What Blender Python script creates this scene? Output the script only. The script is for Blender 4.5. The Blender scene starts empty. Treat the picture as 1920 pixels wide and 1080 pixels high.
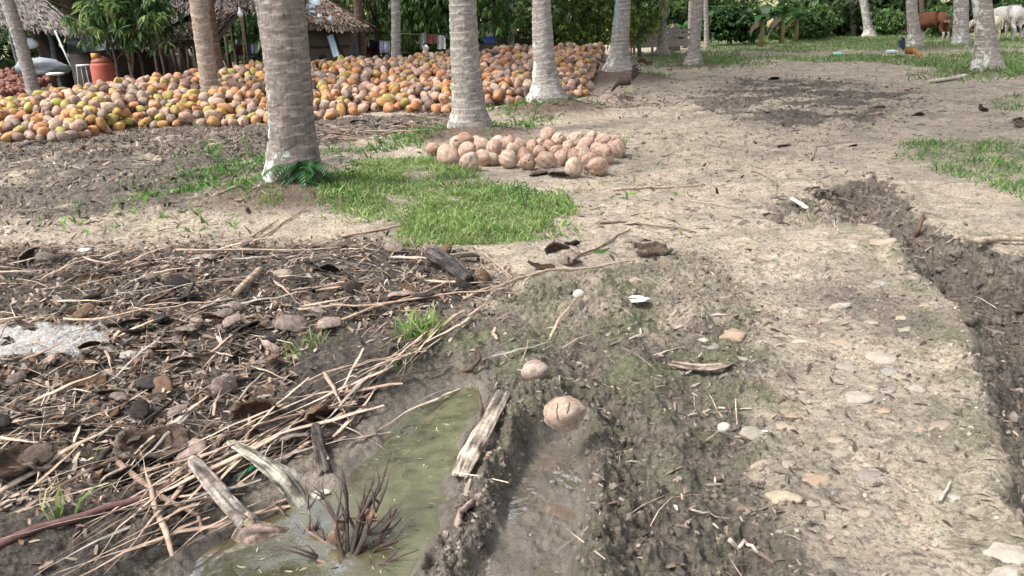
import bpy, math, random
import numpy as np
from mathutils import Vector, Matrix, Euler, noise as mnoise
R = math.radians
SC = bpy.context.scene
COL = SC.collection
# ---------------- camera
CAMZ, FPX, PITCH, ROLL = 1.6, 1500.0, R(18.7), R(-2.0)
cd = bpy.data.cameras.new('camera'); cam = bpy.data.objects.new('camera', cd); COL.objects.link(cam)
cd.sensor_width = 36; cd.lens = 36*FPX/1920; cd.clip_end = 2000; cd.clip_start = 0.05
CR = Matrix.Rotation(math.pi/2-PITCH, 3, 'X') @ Matrix.Rotation(ROLL, 3, 'Z')
cam.matrix_world = Matrix.Translation((0, 0, CAMZ)) @ CR.to_4x4()
SC.camera = cam
# ---------------- light: overcast daylight, soft sun from the left
SUN_EL, SUN_AZ = R(52), R(-62)     # azimuth measured from +Y towards +X
w = bpy.data.worlds.new('World'); SC.world = w; w.use_nodes = True
nt = w.node_tree; bg = nt.nodes['Background']
sky = nt.nodes.new('ShaderNodeTexSky'); sky.sky_type = 'NISHITA'; sky.sun_disc = False
sky.sun_elevation = SUN_EL; sky.sun_rotation = SUN_AZ; sky.dust_density = 4; sky.air_density = 1.0
hs = nt.nodes.new('ShaderNodeHueSaturation'); hs.inputs['Saturation'].default_value = 0.32; hs.inputs['Value'].default_value = 1.0
nt.links.new(sky.outputs[0], hs.inputs['Color']); nt.links.new(hs.outputs[0], bg.inputs[0])
bg.inputs[1].default_value = 0.125
sd = bpy.data.lights.new('sun', 'SUN'); sd.energy = 1.5; sd.angle = R(11); sd.color = (1, .955, .89)
sun = bpy.data.objects.new('sun', sd); COL.objects.link(sun)
sdir = Vector((math.sin(SUN_AZ)*math.cos(SUN_EL), math.cos(SUN_AZ)*math.cos(SUN_EL)*-1.0, math.sin(SUN_EL)))
sdir = Vector((-0.62, -0.22, 0.92)).normalized()
sky.sun_elevation = math.asin(sdir.z); sky.sun_rotation = math.atan2(sdir.x, sdir.y)
sun.rotation_euler = sdir.to_track_quat('Z', 'Y').to_euler()
SC.view_settings.view_transform = 'Standard'; SC.view_settings.look = 'None'
SC.view_settings.exposure = 1.62; SC.view_settings.gamma = 1
SC.render.engine = 'CYCLES'
SC.cycles.max_bounces = 6; SC.cycles.transparent_max_bounces = 6

# ---------------- pixel <-> world helpers (photo pixels, 1920 x 1080)
def ray(px, py):
    return (CR @ Vector(((px-960)/FPX, -(py-540)/FPX, -1)))
def P(px, py, z=0.0):
    d = ray(px, py); t = (z-CAMZ)/d.z
    if t < 0 or t > 400: t = 400
    return Vector((d.x*t, d.y*t, z))
def W(px, py, Y):
    d = ray(px, py); t = Y/d.y
    return Vector((d.x*t, Y, CAMZ+d.z*t))
FWD = CR @ Vector((0, 0, -1))
def depth(p): return (Vector(p)-Vector((0, 0, CAMZ))).dot(FWD)

# ---------------- numpy noise
def _h(ix, iy, s):
    n = (ix.astype(np.int64)*374761393 + iy.astype(np.int64)*668265263 + s*144269504) & 0xffffffff
    n = ((n ^ (n >> 13))*1274126177) & 0xffffffff
    n = ((n ^ (n >> 15))*2246822519) & 0xffffffff
    return ((n ^ (n >> 16)) & 0xffffff)/float(0x7fffff)-1.0
def vn(x, y, s=0):
    x0 = np.floor(x); y0 = np.floor(y); fx = x-x0; fy = y-y0
    fx = fx*fx*fx*(fx*(fx*6-15)+10); fy = fy*fy*fy*(fy*(fy*6-15)+10)
    a = _h(x0, y0, s); b = _h(x0+1, y0, s); c = _h(x0, y0+1, s); d = _h(x0+1, y0+1, s)
    return (a+(b-a)*fx)+((c+(d-c)*fx)-(a+(b-a)*fx))*fy
def fbm(x, y, f, o, s=0, g=.5):
    r = 0; a = 1.0; t = 0
    for i in range(o):
        ca, sa = math.cos(i*1.1+s), math.sin(i*1.1+s)
        r = r+a*vn((x*ca-y*sa)*f+i*17.3, (x*sa+y*ca)*f-i*9.1, s*13+i); t += a; a *= g; f *= 2.03
    return r/t
def sst(a, b, x):
    t = np.clip((x-a)/(b-a), 0, 1); return t*t*(3-2*t)
def sdf(poly, x, y):
    """signed distance to polygon, negative inside"""
    d = np.full(x.shape, 1e9); ins = np.zeros(x.shape, bool); n = len(poly)
    for i in range(n):
        ax, ay = poly[i]; bx, by = poly[(i+1) % n]
        ex, ey = bx-ax, by-ay; L = ex*ex+ey*ey+1e-12
        t = np.clip(((x-ax)*ex+(y-ay)*ey)/L, 0, 1)
        d = np.minimum(d, (x-ax-t*ex)**2+(y-ay-t*ey)**2)
        c = ((ay > y) != (by > y))
        with np.errstate(divide='ignore', invalid='ignore'):
            xi = (bx-ax)*(y-ay)/(by-ay if by != ay else 1e-12)+ax
        ins ^= c & (x < xi)
    d = np.sqrt(d); return np.where(ins, -d, d)
def pdist(line, x, y):
    d = np.full(x.shape, 1e9)
    for (ax, ay), (bx, by) in zip(line[:-1], line[1:]):
        ex, ey = bx-ax, by-ay; L = ex*ex+ey*ey+1e-12
        t = np.clip(((x-ax)*ex+(y-ay)*ey)/L, 0, 1)
        d = np.minimum(d, (x-ax-t*ex)**2+(y-ay-t*ey)**2)
    return np.sqrt(d)
def PW(pts, z=0.0): return [(P(a, b, z).x, P(a, b, z).y) for a, b in pts]

# ---------------- terrain regions, traced from the photograph and laid on the ground plane
PUD = PW([(905,722),(908,760),(880,820),(850,890),(838,950),(832,1005),(800,1060),(770,1200),(300,1200),(345,1085),(365,1035),(440,985),(500,950),(560,930),(612,905),(645,868),(700,832),(725,800),(765,762),(820,738),(870,722)], -.05)
TRK = PW([(1000,825),(1085,812),(1098,900),(1088,1000),(1060,1080),(1040,1200),(850,1200),(900,1060),(940,960),(972,880)], -.06)
RDG1 = PW([(985,770),(945,860),(905,930),(870,1000),(830,1090),(800,1160)])
RDG2 = PW([(1130,760),(1125,860),(1140,950),(1120,1040),(1100,1160)])
MUD = PW([(940,560),(1050,520),(1200,490),(1290,470),(1390,520),(1405,600),(1425,700),(1395,800),(1400,900),(1460,1000),(1520,1090),(1540,1200),(600,1200),(800,1000),(830,900),(900,720),(870,640)])
DEB = PW([(-500,470),(-100,455),(200,470),(480,462),(760,450),(900,480),(960,545),(880,620),(900,700),(760,760),(640,880),(420,990),(340,1200),(-700,1200)])
GUL = PW([(1585,345),(1645,318),(1690,360),(1722,418),(1800,458),(1880,478),(2000,490),(2500,640),(2500,1300),(2050,1200),(1960,1040),(1885,900),(1845,760),(1822,650),(1806,585),(1745,548),(1700,505),(1680,468),(1640,430),(1560,405),(1512,378),(1530,352)])
DPF = PW([(1290,185),(1400,150),(1560,152),(1690,160),(1720,190),(1650,222),(1560,245),(1440,238),(1330,218)])
PIT = PW([(1440,405),(1520,345),(1640,330),(1660,400),(1620,425),(1500,425)])
LIT = PW([(0,272),(200,245),(420,238),(840,212),(860,235),(640,262),(470,285),(200,300),(-100,310)])
ASH = PW([(-120,600),(60,608),(180,615),(210,645),(120,672),(-120,690)])
GR1 = PW([(480,335),(560,380),(640,380),(720,430),(760,462),(900,465),(1010,450),(1075,400),(1060,375),(960,370),(900,345),(860,320),(800,300),(700,295),(640,320),(600,345),(520,350)])
GR2 = PW([(1715,272),(1800,262),(1930,270),(2200,290),(2200,440),(1930,385),(1870,345),(1780,320),(1720,295)])
GRF = PW([(1330,72),(1480,66),(1640,62),(1800,70),(2300,60),(2300,84),(1900,98),(1700,100),(1400,103),(1330,96)])
MOUNDS = []   # x, y, height, radius
for px, py, h, r in [(545,332,.20,1.0),(878,236,.16,1.1),(1028,182,.26,1.25),(1162,130,.32,1.6),(1300,117,.12,1.2),(1243,100,.1,1.2),(1855,128,.12,1.4),(1715,84,.15,2.0),(1803,80,.1,1.5)]:
    q = P(px, py, h); MOUNDS.append((q.x, q.y, h, r))
RUTL = [PW([(1010,600),(1110,700),(1180,860),(1230,1100)]), PW([(1190,520),(1270,640),(1330,800),(1370,1000),(1400,1150)]),
        PW([(-200,330),(100,345),(420,310),(480,280)]), PW([(-200,395),(200,372),(400,350)]), PW([(1140,330),(1330,270),(1500,230),(1700,160)])]
PATHE = PW([(1290,470),(1400,560),(1425,700),(1395,800),(1400,900),(1460,1000),(1540,1150)])
HEAPC = [(-22,15.2),(-12,15.6),(-8.9,15.8),(-6.0,17.4),(-3.6,19.2),(-1.0,20.2),(1.0,21.6),(2.6,22.8)]
HEAPF = PW([(-500,300),(-100,268),(20,268),(130,266),(250,240),(350,238),(450,236),(600,226),(700,212),(830,212),(950,200),(1000,190),(1060,190),(1095,180),(1120,152),(1150,122)])
HX = np.array([p[0] for p in HEAPF]); HY = np.array([p[1] for p in HEAPF])
CX = np.array([p[0] for p in HEAPC]); CY = np.array([p[1] for p in HEAPC])
def heap_h(x, y):
    """target height of the coconut heap above the ground"""
    x = np.asarray(x, float); y = np.asarray(y, float)
    yf = np.interp(x, HX, HY)+.25*vn(x*1.3, x*0, 5); yc = np.interp(x, CX, CY)
    yc = np.maximum(yc, yf+1.2)
    t = (y-yf)/(yc-yf)
    top = .74+.10*vn(x*.45, y*.3, 8)+.05*vn(x*1.2, y*.9, 9)
    top = top*np.interp(x, [-30,-12.5,-11,-9.6,-8.5,-6.8,-5,1.5,2.9,3.6], [.80,.76,.70,.44,.68,.80,.97,1.02,.95,.1])
    up = np.clip(t, 0, 1)**.72
    dn = np.clip(1-(y-yc)/1.6, 0, 1)
    return top*np.where(t < 1, up, dn)*sst(3.7, 3.0, x)
def masks(x, y):
    m = {}
    wob = .05*fbm(x, y, 3.0, 3, 3)
    far = np.clip(np.hypot(x, y)/6, 1, 8)
    wob = wob*far+.10*np.clip(far-1.2, 0, 6)*fbm(x, y, .9, 3, 6)
    m['pud'] = sdf(PUD, x, y)+.055*fbm(x, y, 5, 4, 4, .6)
    m['trk'] = sdf(TRK, x, y)+.03*fbm(x, y, 7, 3, 5)
    m['mud'] = sst(.14, -.12, sdf(MUD, x, y)+wob*1.5)
    m['deb'] = sst(.25, -.25, sdf(DEB, x, y)+wob*2)
    g = sdf(GUL, x, y)+wob*1.1+.03*fbm(x, y, 11, 2, 13); m['gul'] = g
    m['dpf'] = sst(.9, -.9, sdf(DPF, x, y)+wob*2.2)*sst(-.38, .10, fbm(x*.55, y*.8, 2.0, 5, 91, .65))
    m['pit'] = sst(.2, -.2, sdf(PIT, x, y)+wob)
    m['lit'] = sst(.35, -.2, sdf(LIT, x, y)+wob)
    m['ash'] = sst(.1, -.1, sdf(ASH, x, y)+wob*2)
    m['gr'] = np.maximum.reduce([sst(.25, -.2, sdf(GR1, x, y)+wob), sst(.3, -.2, sdf(GR2, x, y)+wob), sst(1.2, -.8, sdf(GRF, x, y)+wob)])
    return m
def height(x, y, detail=True, m=None):
    x = np.asarray(x, float); y = np.asarray(y, float)
    if m is None: m = masks(x, y)
    r = np.hypot(x, y)
    near = sst(60, 40, r)
    z = (.035*fbm(x, y, .35, 2, 21)+.02*fbm(x, y, 1.1, 2, 22))*near*sst(1.0, 3.5, r)
    for mx, my, mh, mr in MOUNDS:
        d = np.hypot(x-mx, y-my)/mr
        z = z+mh*np.exp(-d*d*2.2)*(1+.25*fbm(x, y, 2.5, 2, 31))
    # mud ridges beside the wheel track
    d1 = pdist(RDG1, x, y); d2 = pdist(RDG2, x, y)
    lump = 1+.6*fbm(x, y, 7, 3, 41)
    z = z+.075*np.exp(-(d1/.10)**2)*lump+.045*np.exp(-(d2/.14)**2)*lump
    for k, l in enumerate(RUTL):
        d = pdist(l, x, y); wd = .12 if k < 2 else .3
        z = z-(.035*np.exp(-(d/wd)**2)-.02*np.exp(-((d-wd*1.7)/(wd*.6))**2))*(1+.4*fbm(x, y, 4, 2, 42))
    de = pdist(PATHE, x, y)
    z = z+.03*np.exp(-(de/.12)**2)*(.6+.8*vn(x*5, y*5, 7))
    # puddle and track bottoms
    z = z*sst(-.02, .25, m['pud'])+(-.028)*sst(.25, 0, m['pud'])-.06*sst(.02, -.1, m['pud'])
    tk = sst(.06, -.03, m['trk'])
    z = z*(1-tk)+(-.061+.016*fbm(x, y, 8, 5, 43, .6))*tk
    # gully on the right
    g = m['gul']; gd = sst(.04, -.42, g)
    gdeep = .20*sst(6.2, 4.6, y)+.16
    z = z-gd*gdeep*(1+.25*fbm(x, y, 3.2, 3, 44))+.03*np.exp(-((g-.05)/.08)**2)*sst(9, 6, y)
    z = z-.07*m['pit']
    # cross-country streaks left by wheels (left field and far path)
    st = fbm((x*.35+y*.12), (y*1.3-x*.25), 2.6, 3, 45)
    z = z+.016*st*near
    if detail:
        A = .011+.024*m['mud']+.012*m['deb']+.022*m['dpf']+.034*sst(.04, -.12, g)+.035*m['pit']+.02*m['lit']
        A = A+.022*np.exp(-(d1/.16)**2)+.02*np.exp(-(d2/.2)**2)
        A = A+.012*sst(-1.2, -3.0, x)*sst(6.4, 7.4, y)
        A = A+.016*sst(9, 13, y)
        A = A*(.55+.9*np.abs(fbm(x, y, 1.4, 2, 46)))*(.28+.72*sst(.0, .08, m['trk']))*sst(-.04, .03, m['pud'])*near+.001
        A = A*np.clip(1.6-.04*r, .6, 1.3)
        f1 = fbm(x, y, 9, 4, 47, .62); rg = 1-np.abs(fbm(x, y, 14, 3, 48, .6))*2.2
        lr = 1-np.abs(fbm(x, y, 5.0, 3, 49, .55))*2
        z = z+A*(1.0*f1+.55*rg-.35+.6*lr)
    return z
def gz(x, y): return float(height(np.array([x]), np.array([y]))[0])
def gp(px, py):
    q = P(px, py, 0)
    for i in range(4): q = P(px, py, gz(q.x, q.y))
    return q
WATER_Z, TRK_Z = -.052, -.0645
# ---------------- node material helper
def new_mat(name):
    m = bpy.data.materials.new(name); m.use_nodes = True
    return m, m.node_tree, m.node_tree.nodes['Principled BSDF']
class NB:
    def __init__(s, nt): s.nt = nt
    def n(s, t, **kw):
        k = s.nt.nodes.new('ShaderNode'+t)
        for a, b in kw.items():
            if a[0] == '_': setattr(k, a[1:], b)
        return k
    def l(s, a, b): s.nt.links.new(a, b)
    def coord(s, kind='Object', scale=(1,1,1), rot=(0,0,0)):
        t = s.n('TexCoord'); mp = s.n('Mapping'); mp.inputs['Scale'].default_value = scale; mp.inputs['Rotation'].default_value = rot
        s.l(t.outputs[kind], mp.inputs[0]); return mp.outputs[0]
    def noise(s, v, sc, det=4, rough=.55, dist=0):
        k = s.n('TexNoise'); k.inputs['Scale'].default_value = sc; k.inputs['Detail'].default_value = det
        k.inputs['Roughness'].default_value = rough; k.inputs['Distortion'].default_value = dist
        if v is not None: s.l(v, k.inputs['Vector'])
        return k.outputs[0]
    def ramp(s, f, stops):
        k = s.n('ValToRGB'); e = k.color_ramp.elements
        while len(e) < len(stops): e.new(.5)
        for i, (p, c) in enumerate(stops):
            e[i].position = p; e[i].color = (c, c, c, 1) if not hasattr(c, '__len__') else (*c, 1)
        s.l(f, k.inputs[0]); return k.outputs[0]
    def mix(s, f, a, b, mode='MIX'):
        k = s.n('Mix', _data_type='RGBA', _blend_type=mode)
        for i, v in ((0, f), (6, a), (7, b)):
            if hasattr(v, 'is_output'): s.l(v, k.inputs[i])
            elif hasattr(v, '__len__'): k.inputs[i].default_value = (*v, 1) if len(v) == 3 else v
            else: k.inputs[i].default_value = v
        return k.outputs[2]
    def math(s, op, a, b=0):
        k = s.n('Math', _operation=op)
        for i, v in ((0, a), (1, b)):
            if hasattr(v, 'is_output'): s.l(v, k.inputs[i])
            else: k.inputs[i].default_value = v
        return k.outputs[0]
    def bump(s, h, d, st=1.0, prev=None):
        k = s.n('Bump'); k.inputs['Distance'].default_value = d; k.inputs['Strength'].default_value = st
        s.l(h, k.inputs['Height'])
        if prev is not None: s.l(prev, k.inputs['Normal'])
        return k.outputs[0]
    def attr(s, name):
        k = s.n('Attribute'); k.attribute_name = name; return k
def mat_noisy(name, c1, c2, scale=8, rough=.8, bump=.01, bscale=40, c3=None, stretch=(1,1,1), spots=None, attr=None, kind='Object', spec=.3, contrast=.25, trans=0):
    """two/three colour noise material with bump; spots=(colour, scale, threshold)"""
    m, nt, b = new_mat(name); N = NB(nt)
    v = N.coord(kind, stretch)
    f = N.ramp(N.noise(v, scale, 5, .6), [(.5-contrast, 0), (.5+contrast, 1)])
    c = N.mix(f, c1, c2)
    if attr: c = N.mix(1.0, N.attr(attr).outputs['Color'], N.mix(f, c1, c2), 'MULTIPLY')
    if c3: c = N.mix(N.ramp(N.noise(v, scale*.37, 3), [(.52, 0), (.68, 1)]), c, c3)
    if spots: c = N.mix(N.ramp(N.noise(v, spots[1], 6, .65), [(spots[2], 0), (spots[2]+.06, 1)]), c, spots[0])
    N.l(c, b.inputs['Base Color'])
    b.inputs['Roughness'].default_value = rough; b.inputs['Specular IOR Level'].default_value = spec
    N.l(N.bump(N.noise(v, bscale, 5, .65), bump), b.inputs['Normal'])
    if trans: b.inputs['Transmission Weight'].default_value = 0
    return m
# ---------------- ground material
def ground_material():
    m, nt, b = new_mat('soil'); N = NB(nt)
    v = N.coord('Object')
    a1 = N.n('SeparateColor'); N.l(N.attr('m1').outputs['Color'], a1.inputs[0])   # dark mud, wet, char
    a2 = N.n('SeparateColor'); N.l(N.attr('m2').outputs['Color'], a2.inputs[0])   # moss, ash, brown mound
    nA = N.noise(v, 1.6, 6, .62); nB = N.noise(v, 9, 6, .65); nC = N.noise(v, 45, 5, .7); nD = N.noise(v, 3.5, 5, .6, .6)
    sand = N.mix(N.ramp(nB, [(.35, 0), (.68, 1)]), (.44, .362, .275), (.64, .545, .43))
    sand = N.mix(N.ramp(nA, [(.45, 0), (.62, .75)]), sand, (.30, .265, .215))
    sand = N.mix(N.ramp(nD, [(.56, 0), (.7, .5)]), sand, (.44, .32, .235))
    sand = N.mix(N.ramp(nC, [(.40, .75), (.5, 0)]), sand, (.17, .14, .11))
    sand = N.mix(N.ramp(N.noise(N.coord('Object', (1, 2.2, 1)), 17, 6, .72), [(.58, 0), (.66, .6)]), sand, (.24, .20, .16))
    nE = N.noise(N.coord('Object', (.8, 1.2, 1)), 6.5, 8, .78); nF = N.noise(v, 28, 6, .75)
    sand = N.mix(N.ramp(nE, [(.535, 0), (.60, .8)]), sand, (.19, .155, .125))  # dark flecks: streak shadows of bits and ridges put into the soil colour
    sand = N.mix(N.ramp(nF, [(.60, 0), (.66, .8)]), sand, (.13, .105, .085))  # finer dark flecks, small debris and painted streak shade together
    sand = N.mix(N.ramp(nF, [(.30, .5), (.38, 0)]), sand, (.62, .56, .47))
    mud = N.mix(N.ramp(nB, [(.32, 0), (.66, 1)]), (.088, .072, .060), (.235, .20, .165))
    mud = N.mix(N.ramp(nC, [(.40, .8), (.52, 0)]), mud, (.045, .036, .03))
    mud = N.mix(N.ramp(nF, [(.55, 0), (.66, .7)]), mud, (.34, .29, .235))
    dmk = N.math('ADD', a1.outputs[0], N.math('MULTIPLY', N.math('SUBTRACT', nB, .5), .9))
    c = N.mix(N.ramp(dmk, [(.3, 0), (.7, 1)]), sand, mud)
    char = N.mix(N.ramp(nC, [(.35, 0), (.62, 1)]), (.028, .024, .021), (.125, .105, .088))
    cmk = N.math('ADD', a1.outputs[2], N.math('MULTIPLY', N.math('SUBTRACT', nB, .5), .8))
    c = N.mix(N.ramp(cmk, [(.35, 0), (.75, 1)]), c, char)
    brn = N.mix(N.ramp(nC, [(.35, 0), (.65, 1)]), (.085, .060, .046), (.21, .155, .118))
    c = N.mix(N.ramp(N.math('ADD', a2.outputs[2], N.math('MULTIPLY', N.math('SUBTRACT', nB, .5), .5)), [(.25, 0), (.65, 1)]), c, brn)
    moss = N.mix(N.ramp(nC, [(.35, 0), (.65, 1)]), (.10, .105, .06), (.20, .205, .125))
    c = N.mix(N.math('MULTIPLY', N.ramp(nD, [(.42, 0), (.6, 1)]), a2.outputs[0]), c, moss)
    ash = N.mix(N.ramp(nC, [(.3, 0), (.55, 1)]), (.28, .27, .26), (.60, .59, .58))
    c = N.mix(N.ramp(N.math('ADD', a2.outputs[1], N.math('SUBTRACT', nB, .5)), [(.4, 0), (.7, 1)]), c, ash)
    wet = a1.outputs[1]
    wetc = N.mix(N.ramp(nB, [(.3, 0), (.7, 1)]), (.075, .064, .054), (.17, .148, .124))
    c = N.mix(N.math('MULTIPLY', wet, .9), c, wetc)
    N.l(c, b.inputs['Base Color'])
    N.l(N.ramp(N.math('ADD', wet, N.math('MULTIPLY', N.math('SUBTRACT', nB, .5), .5)), [(.3, .92), (1.0, .38)]), b.inputs['Roughness'])
    b.inputs['Specular IOR Level'].default_value = .3
    dry = N.math('SUBTRACT', 1.0, N.math('MULTIPLY', wet, .55))
    h1 = N.math('MULTIPLY', N.noise(v, 60, 7, .72), dry); h2 = N.math('MULTIPLY', N.noise(v, 22, 5, .65, .4), dry)
    N.l(N.bump(h1, .028, 1.0, N.bump(h2, .045, .9)), b.inputs['Normal'])
    return m
def np_mesh(name, co, quads, mats=()):
    me = bpy.data.meshes.new(name); nv = len(co); nf = len(quads)
    me.vertices.add(nv); me.vertices.foreach_set('co', co.astype(np.float32).ravel())
    me.loops.add(nf*4); me.loops.foreach_set('vertex_index', quads.astype(np.int32).ravel())
    me.polygons.add(nf); me.polygons.foreach_set('loop_start', np.arange(0, nf*4, 4, dtype=np.int32))
    for mt in mats: me.materials.append(mt)
    me.update(calc_edges=True); me.validate()
    me.polygons.foreach_set('use_smooth', np.ones(nf, bool)); return me
def set_col(me, name, rgb):
    a = me.color_attributes.new(name, 'FLOAT_COLOR', 'POINT')
    d = np.ones((len(rgb), 4), np.float32); d[:, :3] = rgb; a.data.foreach_set('color', d.ravel())
NCOL, NROW = 1000, 900
ud = np.linspace(-.86, .80, NCOL); ue = np.geomspace(.9, 60, 26)
u = np.concatenate([-ue[::-1], ud, ue])
yd = np.geomspace(1.15, 60, NROW)
yy = np.concatenate([np.linspace(-30, .9, 18), yd, np.geomspace(64, 900, 14)])
U, Y = np.meshgrid(u, yy); X = U*(np.maximum(Y, 0)+.25)
co = np.stack([X, Y, 0*X], -1).reshape(-1, 3)
MK = masks(co[:, 0], co[:, 1])
x_, y_ = co[:, 0], co[:, 1]
co[:, 2] = height(x_, y_, True, MK)
nr, nc = U.shape
i0 = (np.arange(nr-1)[:, None]*nc+np.arange(nc-1)[None]).ravel()
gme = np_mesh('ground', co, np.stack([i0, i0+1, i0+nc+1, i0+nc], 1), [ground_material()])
d1 = pdist(RDG1, x_, y_); d2 = pdist(RDG2, x_, y_)
g = MK['gul']
lf = sst(-.6, -2.2, x_+.25*(y_-8))*sst(6.6, 7.6, y_)*.8           # muddy field at left
mudw = MK['mud']*(.52+.42*sst(4.2, 3.0, y_+.15*fbm(x_, y_, 2, 3, 71)))
dark = np.clip(mudw+sst(.02, -.08, g)+MK['dpf']*.85+MK['pit']*.9+lf+MK['lit']*.9+np.exp(-(d1/.2)**2)+np.exp(-(d2/.22)**2), 0, 1)
brk = .30+1.0*sst(-.5, .45, fbm(x_, y_, 2.2, 5, 61, .62)+.1)
dark = np.clip(dark*np.where(y_ > 5.5, brk, .45+.55*brk)+.26*sst(.15, .5, fbm(x_*.6, y_*1.2, .9, 5, 62, .6)), 0, 1)
dark = np.maximum(dark, .62*np.exp(-(pdist(PW([(1600,560),(1720,600)]), x_, y_)/.45)**2))
wet = np.clip(sst(.06, -.03, MK['trk'])+.8*sst(.10, -.02, MK['pud']), 0, 1)
char = np.clip(MK['deb']*.78+MK['lit']*.25+.42*sst(0, -.25, g), 0, 1)
moss = np.exp(-(pdist(PW([(1000,640),(1130,560),(1180,700)]), x_, y_)/.5)**2)+.7*np.exp(-(pdist(PW([(1395,600),(1420,760),(1480,900)]), x_, y_)/.12)**2)+.75*np.exp(-((g-.1)/.16)**2)*sst(8, 5, y_)+.4*MK['mud']+.7*MK['gr']
brown = np.zeros(len(x_))
for mx, my, mh, mr in MOUNDS: brown = np.maximum(brown, np.exp(-((np.hypot(x_-mx, y_-my)/mr)**2)*1.3))
heap_m = sst(-.3, .3, y_-np.interp(x_, HX, HY))*sst(4.2, 3.2, x_)
brown = np.maximum(brown, heap_m*.8)
set_col(gme, 'm1', np.stack([dark, wet, char], 1)); set_col(gme, 'm2', np.stack([np.clip(moss, 0, 1), MK['ash'], brown], 1))
ground = bpy.data.objects.new('ground', gme); COL.objects.link(ground); ground['kind'] = 'structure'
# ---------------- water
def water_mat(name, c1, c2, algae, rip):
    m, nt, b = new_mat(name); N = NB(nt); v = N.coord('Object')
    base = N.mix(N.noise(v, 2.5, 3), c1, c2)
    if algae:
        mk = N.math('MULTIPLY', N.attr('alg').outputs['Fac'], N.ramp(N.noise(v, 4.5, 8, .75), [(.42, 0), (.58, .8)]))
        base = N.mix(mk, base, N.mix(N.noise(v, 30, 4), (.11, .12, .045), (.21, .21, .10)))
        N.l(N.math('ADD', N.math('MULTIPLY', mk, .25), .02), b.inputs['Roughness'])
        spk = N.ramp(N.noise(v, 130, 3, .6), [(.45, 0), (.7, 1)])
        h = N.math('MULTIPLY', spk, mk)
        N.l(N.bump(h, .0012, .6, N.bump(N.noise(v, 12, 2, .5), .0016, .6)), b.inputs['Normal'])
    else:
        b.inputs['Roughness'].default_value = .04
        N.l(N.bump(N.noise(v, 14, 3, .5), rip), b.inputs['Normal'])
    N.l(base, b.inputs['Base Color']); b.inputs['IOR'].default_value = 2.9; b.inputs['Specular IOR Level'].default_value = 1.0
    return m
def water_sheet(name, poly, z, mat, grow=.12, alg=None):
    p = np.array(poly); x0, y0 = p.min(0)-grow; x1, y1 = p.max(0)+grow; s = .03
    gx, gy = np.meshgrid(np.arange(x0, x1, s), np.arange(y0, y1, s)); d = sdf(poly, gx, gy) < grow
    n0, n1 = gx.shape; c = np.stack([gx, gy, gx*0], -1).reshape(-1, 3)
    c[:, 2] = z+.0006*vn(c[:, 0]*9, c[:, 1]*9, 2)
    i = (np.arange(n0-1)[:, None]*n1+np.arange(n1-1)[None]).ravel(); i = i[d[:-1, :-1].ravel()]
    me = np_mesh(name, c, np.stack([i, i+1, i+n1+1, i+n1], 1), [mat])
    if alg is not None:
        q = np.clip(alg(c[:, 0], c[:, 1]), 0, 1); set_col(me, 'alg', np.stack([q, q, q], 1))
    o = bpy.data.objects.new(name, me); COL.objects.link(o); o['kind'] = 'structure'; return o
algc = PW([(880,745),(830,790),(800,860),(790,940),(740,1000)], WATER_Z)
water_sheet('puddle_water', PUD, WATER_Z, water_mat('puddle_green', (.05, .05, .028), (.085, .07, .042), True, .003), .14, lambda x, y: 1.15*np.exp(-(pdist(algc, x, y)/.30)**2)+.12)
water_sheet('rut_water', TRK, TRK_Z, water_mat('puddle_brown', (.10, .08, .058), (.16, .13, .10), False, .002), .02)
# ---------------- mesh builder and object tagging
RNG = random.Random(7)
def rr(a, b): return RNG.uniform(a, b)
class MB:
    def __init__(s): s.v = []; s.f = []; s.m = []; s.c = []; s.cc = (1, 1, 1)
    def add(s, vs, fs, mi=0, col=None):
        n = len(s.v); s.v += [tuple(p) for p in vs]; s.f += [tuple(i+n for i in f) for f in fs]; s.m += [mi]*len(fs)
        if col is None: col = s.cc
        s.c += (col if isinstance(col, list) else [col]*len(vs))
    def mesh(s, name, mats, smooth=True):
        me = bpy.data.meshes.new(name); me.from_pydata(s.v, [], s.f)
        for k in (mats if isinstance(mats, (list, tuple)) else [mats]): me.materials.append(k)
        me.polygons.foreach_set('material_index', s.m)
        if smooth: me.polygons.foreach_set('use_smooth', [True]*len(s.f))
        a = me.color_attributes.new('col', 'FLOAT_COLOR', 'POINT')
        d = np.ones((len(s.v), 4), np.float32); d[:, :3] = np.array(s.c, np.float32).reshape(-1, 3); a.data.foreach_set('color', d.ravel())
        me.update(); return me
    def build(s, name, mats, parent=None, smooth=True, loc=None, rot=None):
        o = bpy.data.objects.new(name, s.mesh(name, mats, smooth)); COL.objects.link(o)
        if parent: o.parent = parent
        if loc is not None: o.location = loc
        if rot is not None: o.rotation_euler = rot
        return o
def tag(o, label, cat, group=None, kind=None):
    o['label'] = label; o['category'] = cat
    if group: o['group'] = group
    if kind: o['kind'] = kind
    return o
def thing(name, label, cat, loc=(0,0,0), rz=0, group=None):
    o = bpy.data.objects.new(name, None); COL.objects.link(o); o.location = loc; o.rotation_euler = (0, 0, rz); o.empty_display_size = .1
    return tag(o, label, cat, group)
def dup(o, loc=None, rot=None, sc=None, label=None, parent=None):
    c = o.copy(); COL.objects.link(c)
    if parent is not None: c.parent = parent
    else:
        if loc is not None: c.location = loc
        if rot is not None: c.rotation_euler = rot
        if sc is not None: c.scale = (sc,)*3 if not hasattr(sc, '__len__') else sc
        if label: c['label'] = label
    for ch in list(o.children): dup(ch, parent=c)
    return c
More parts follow.
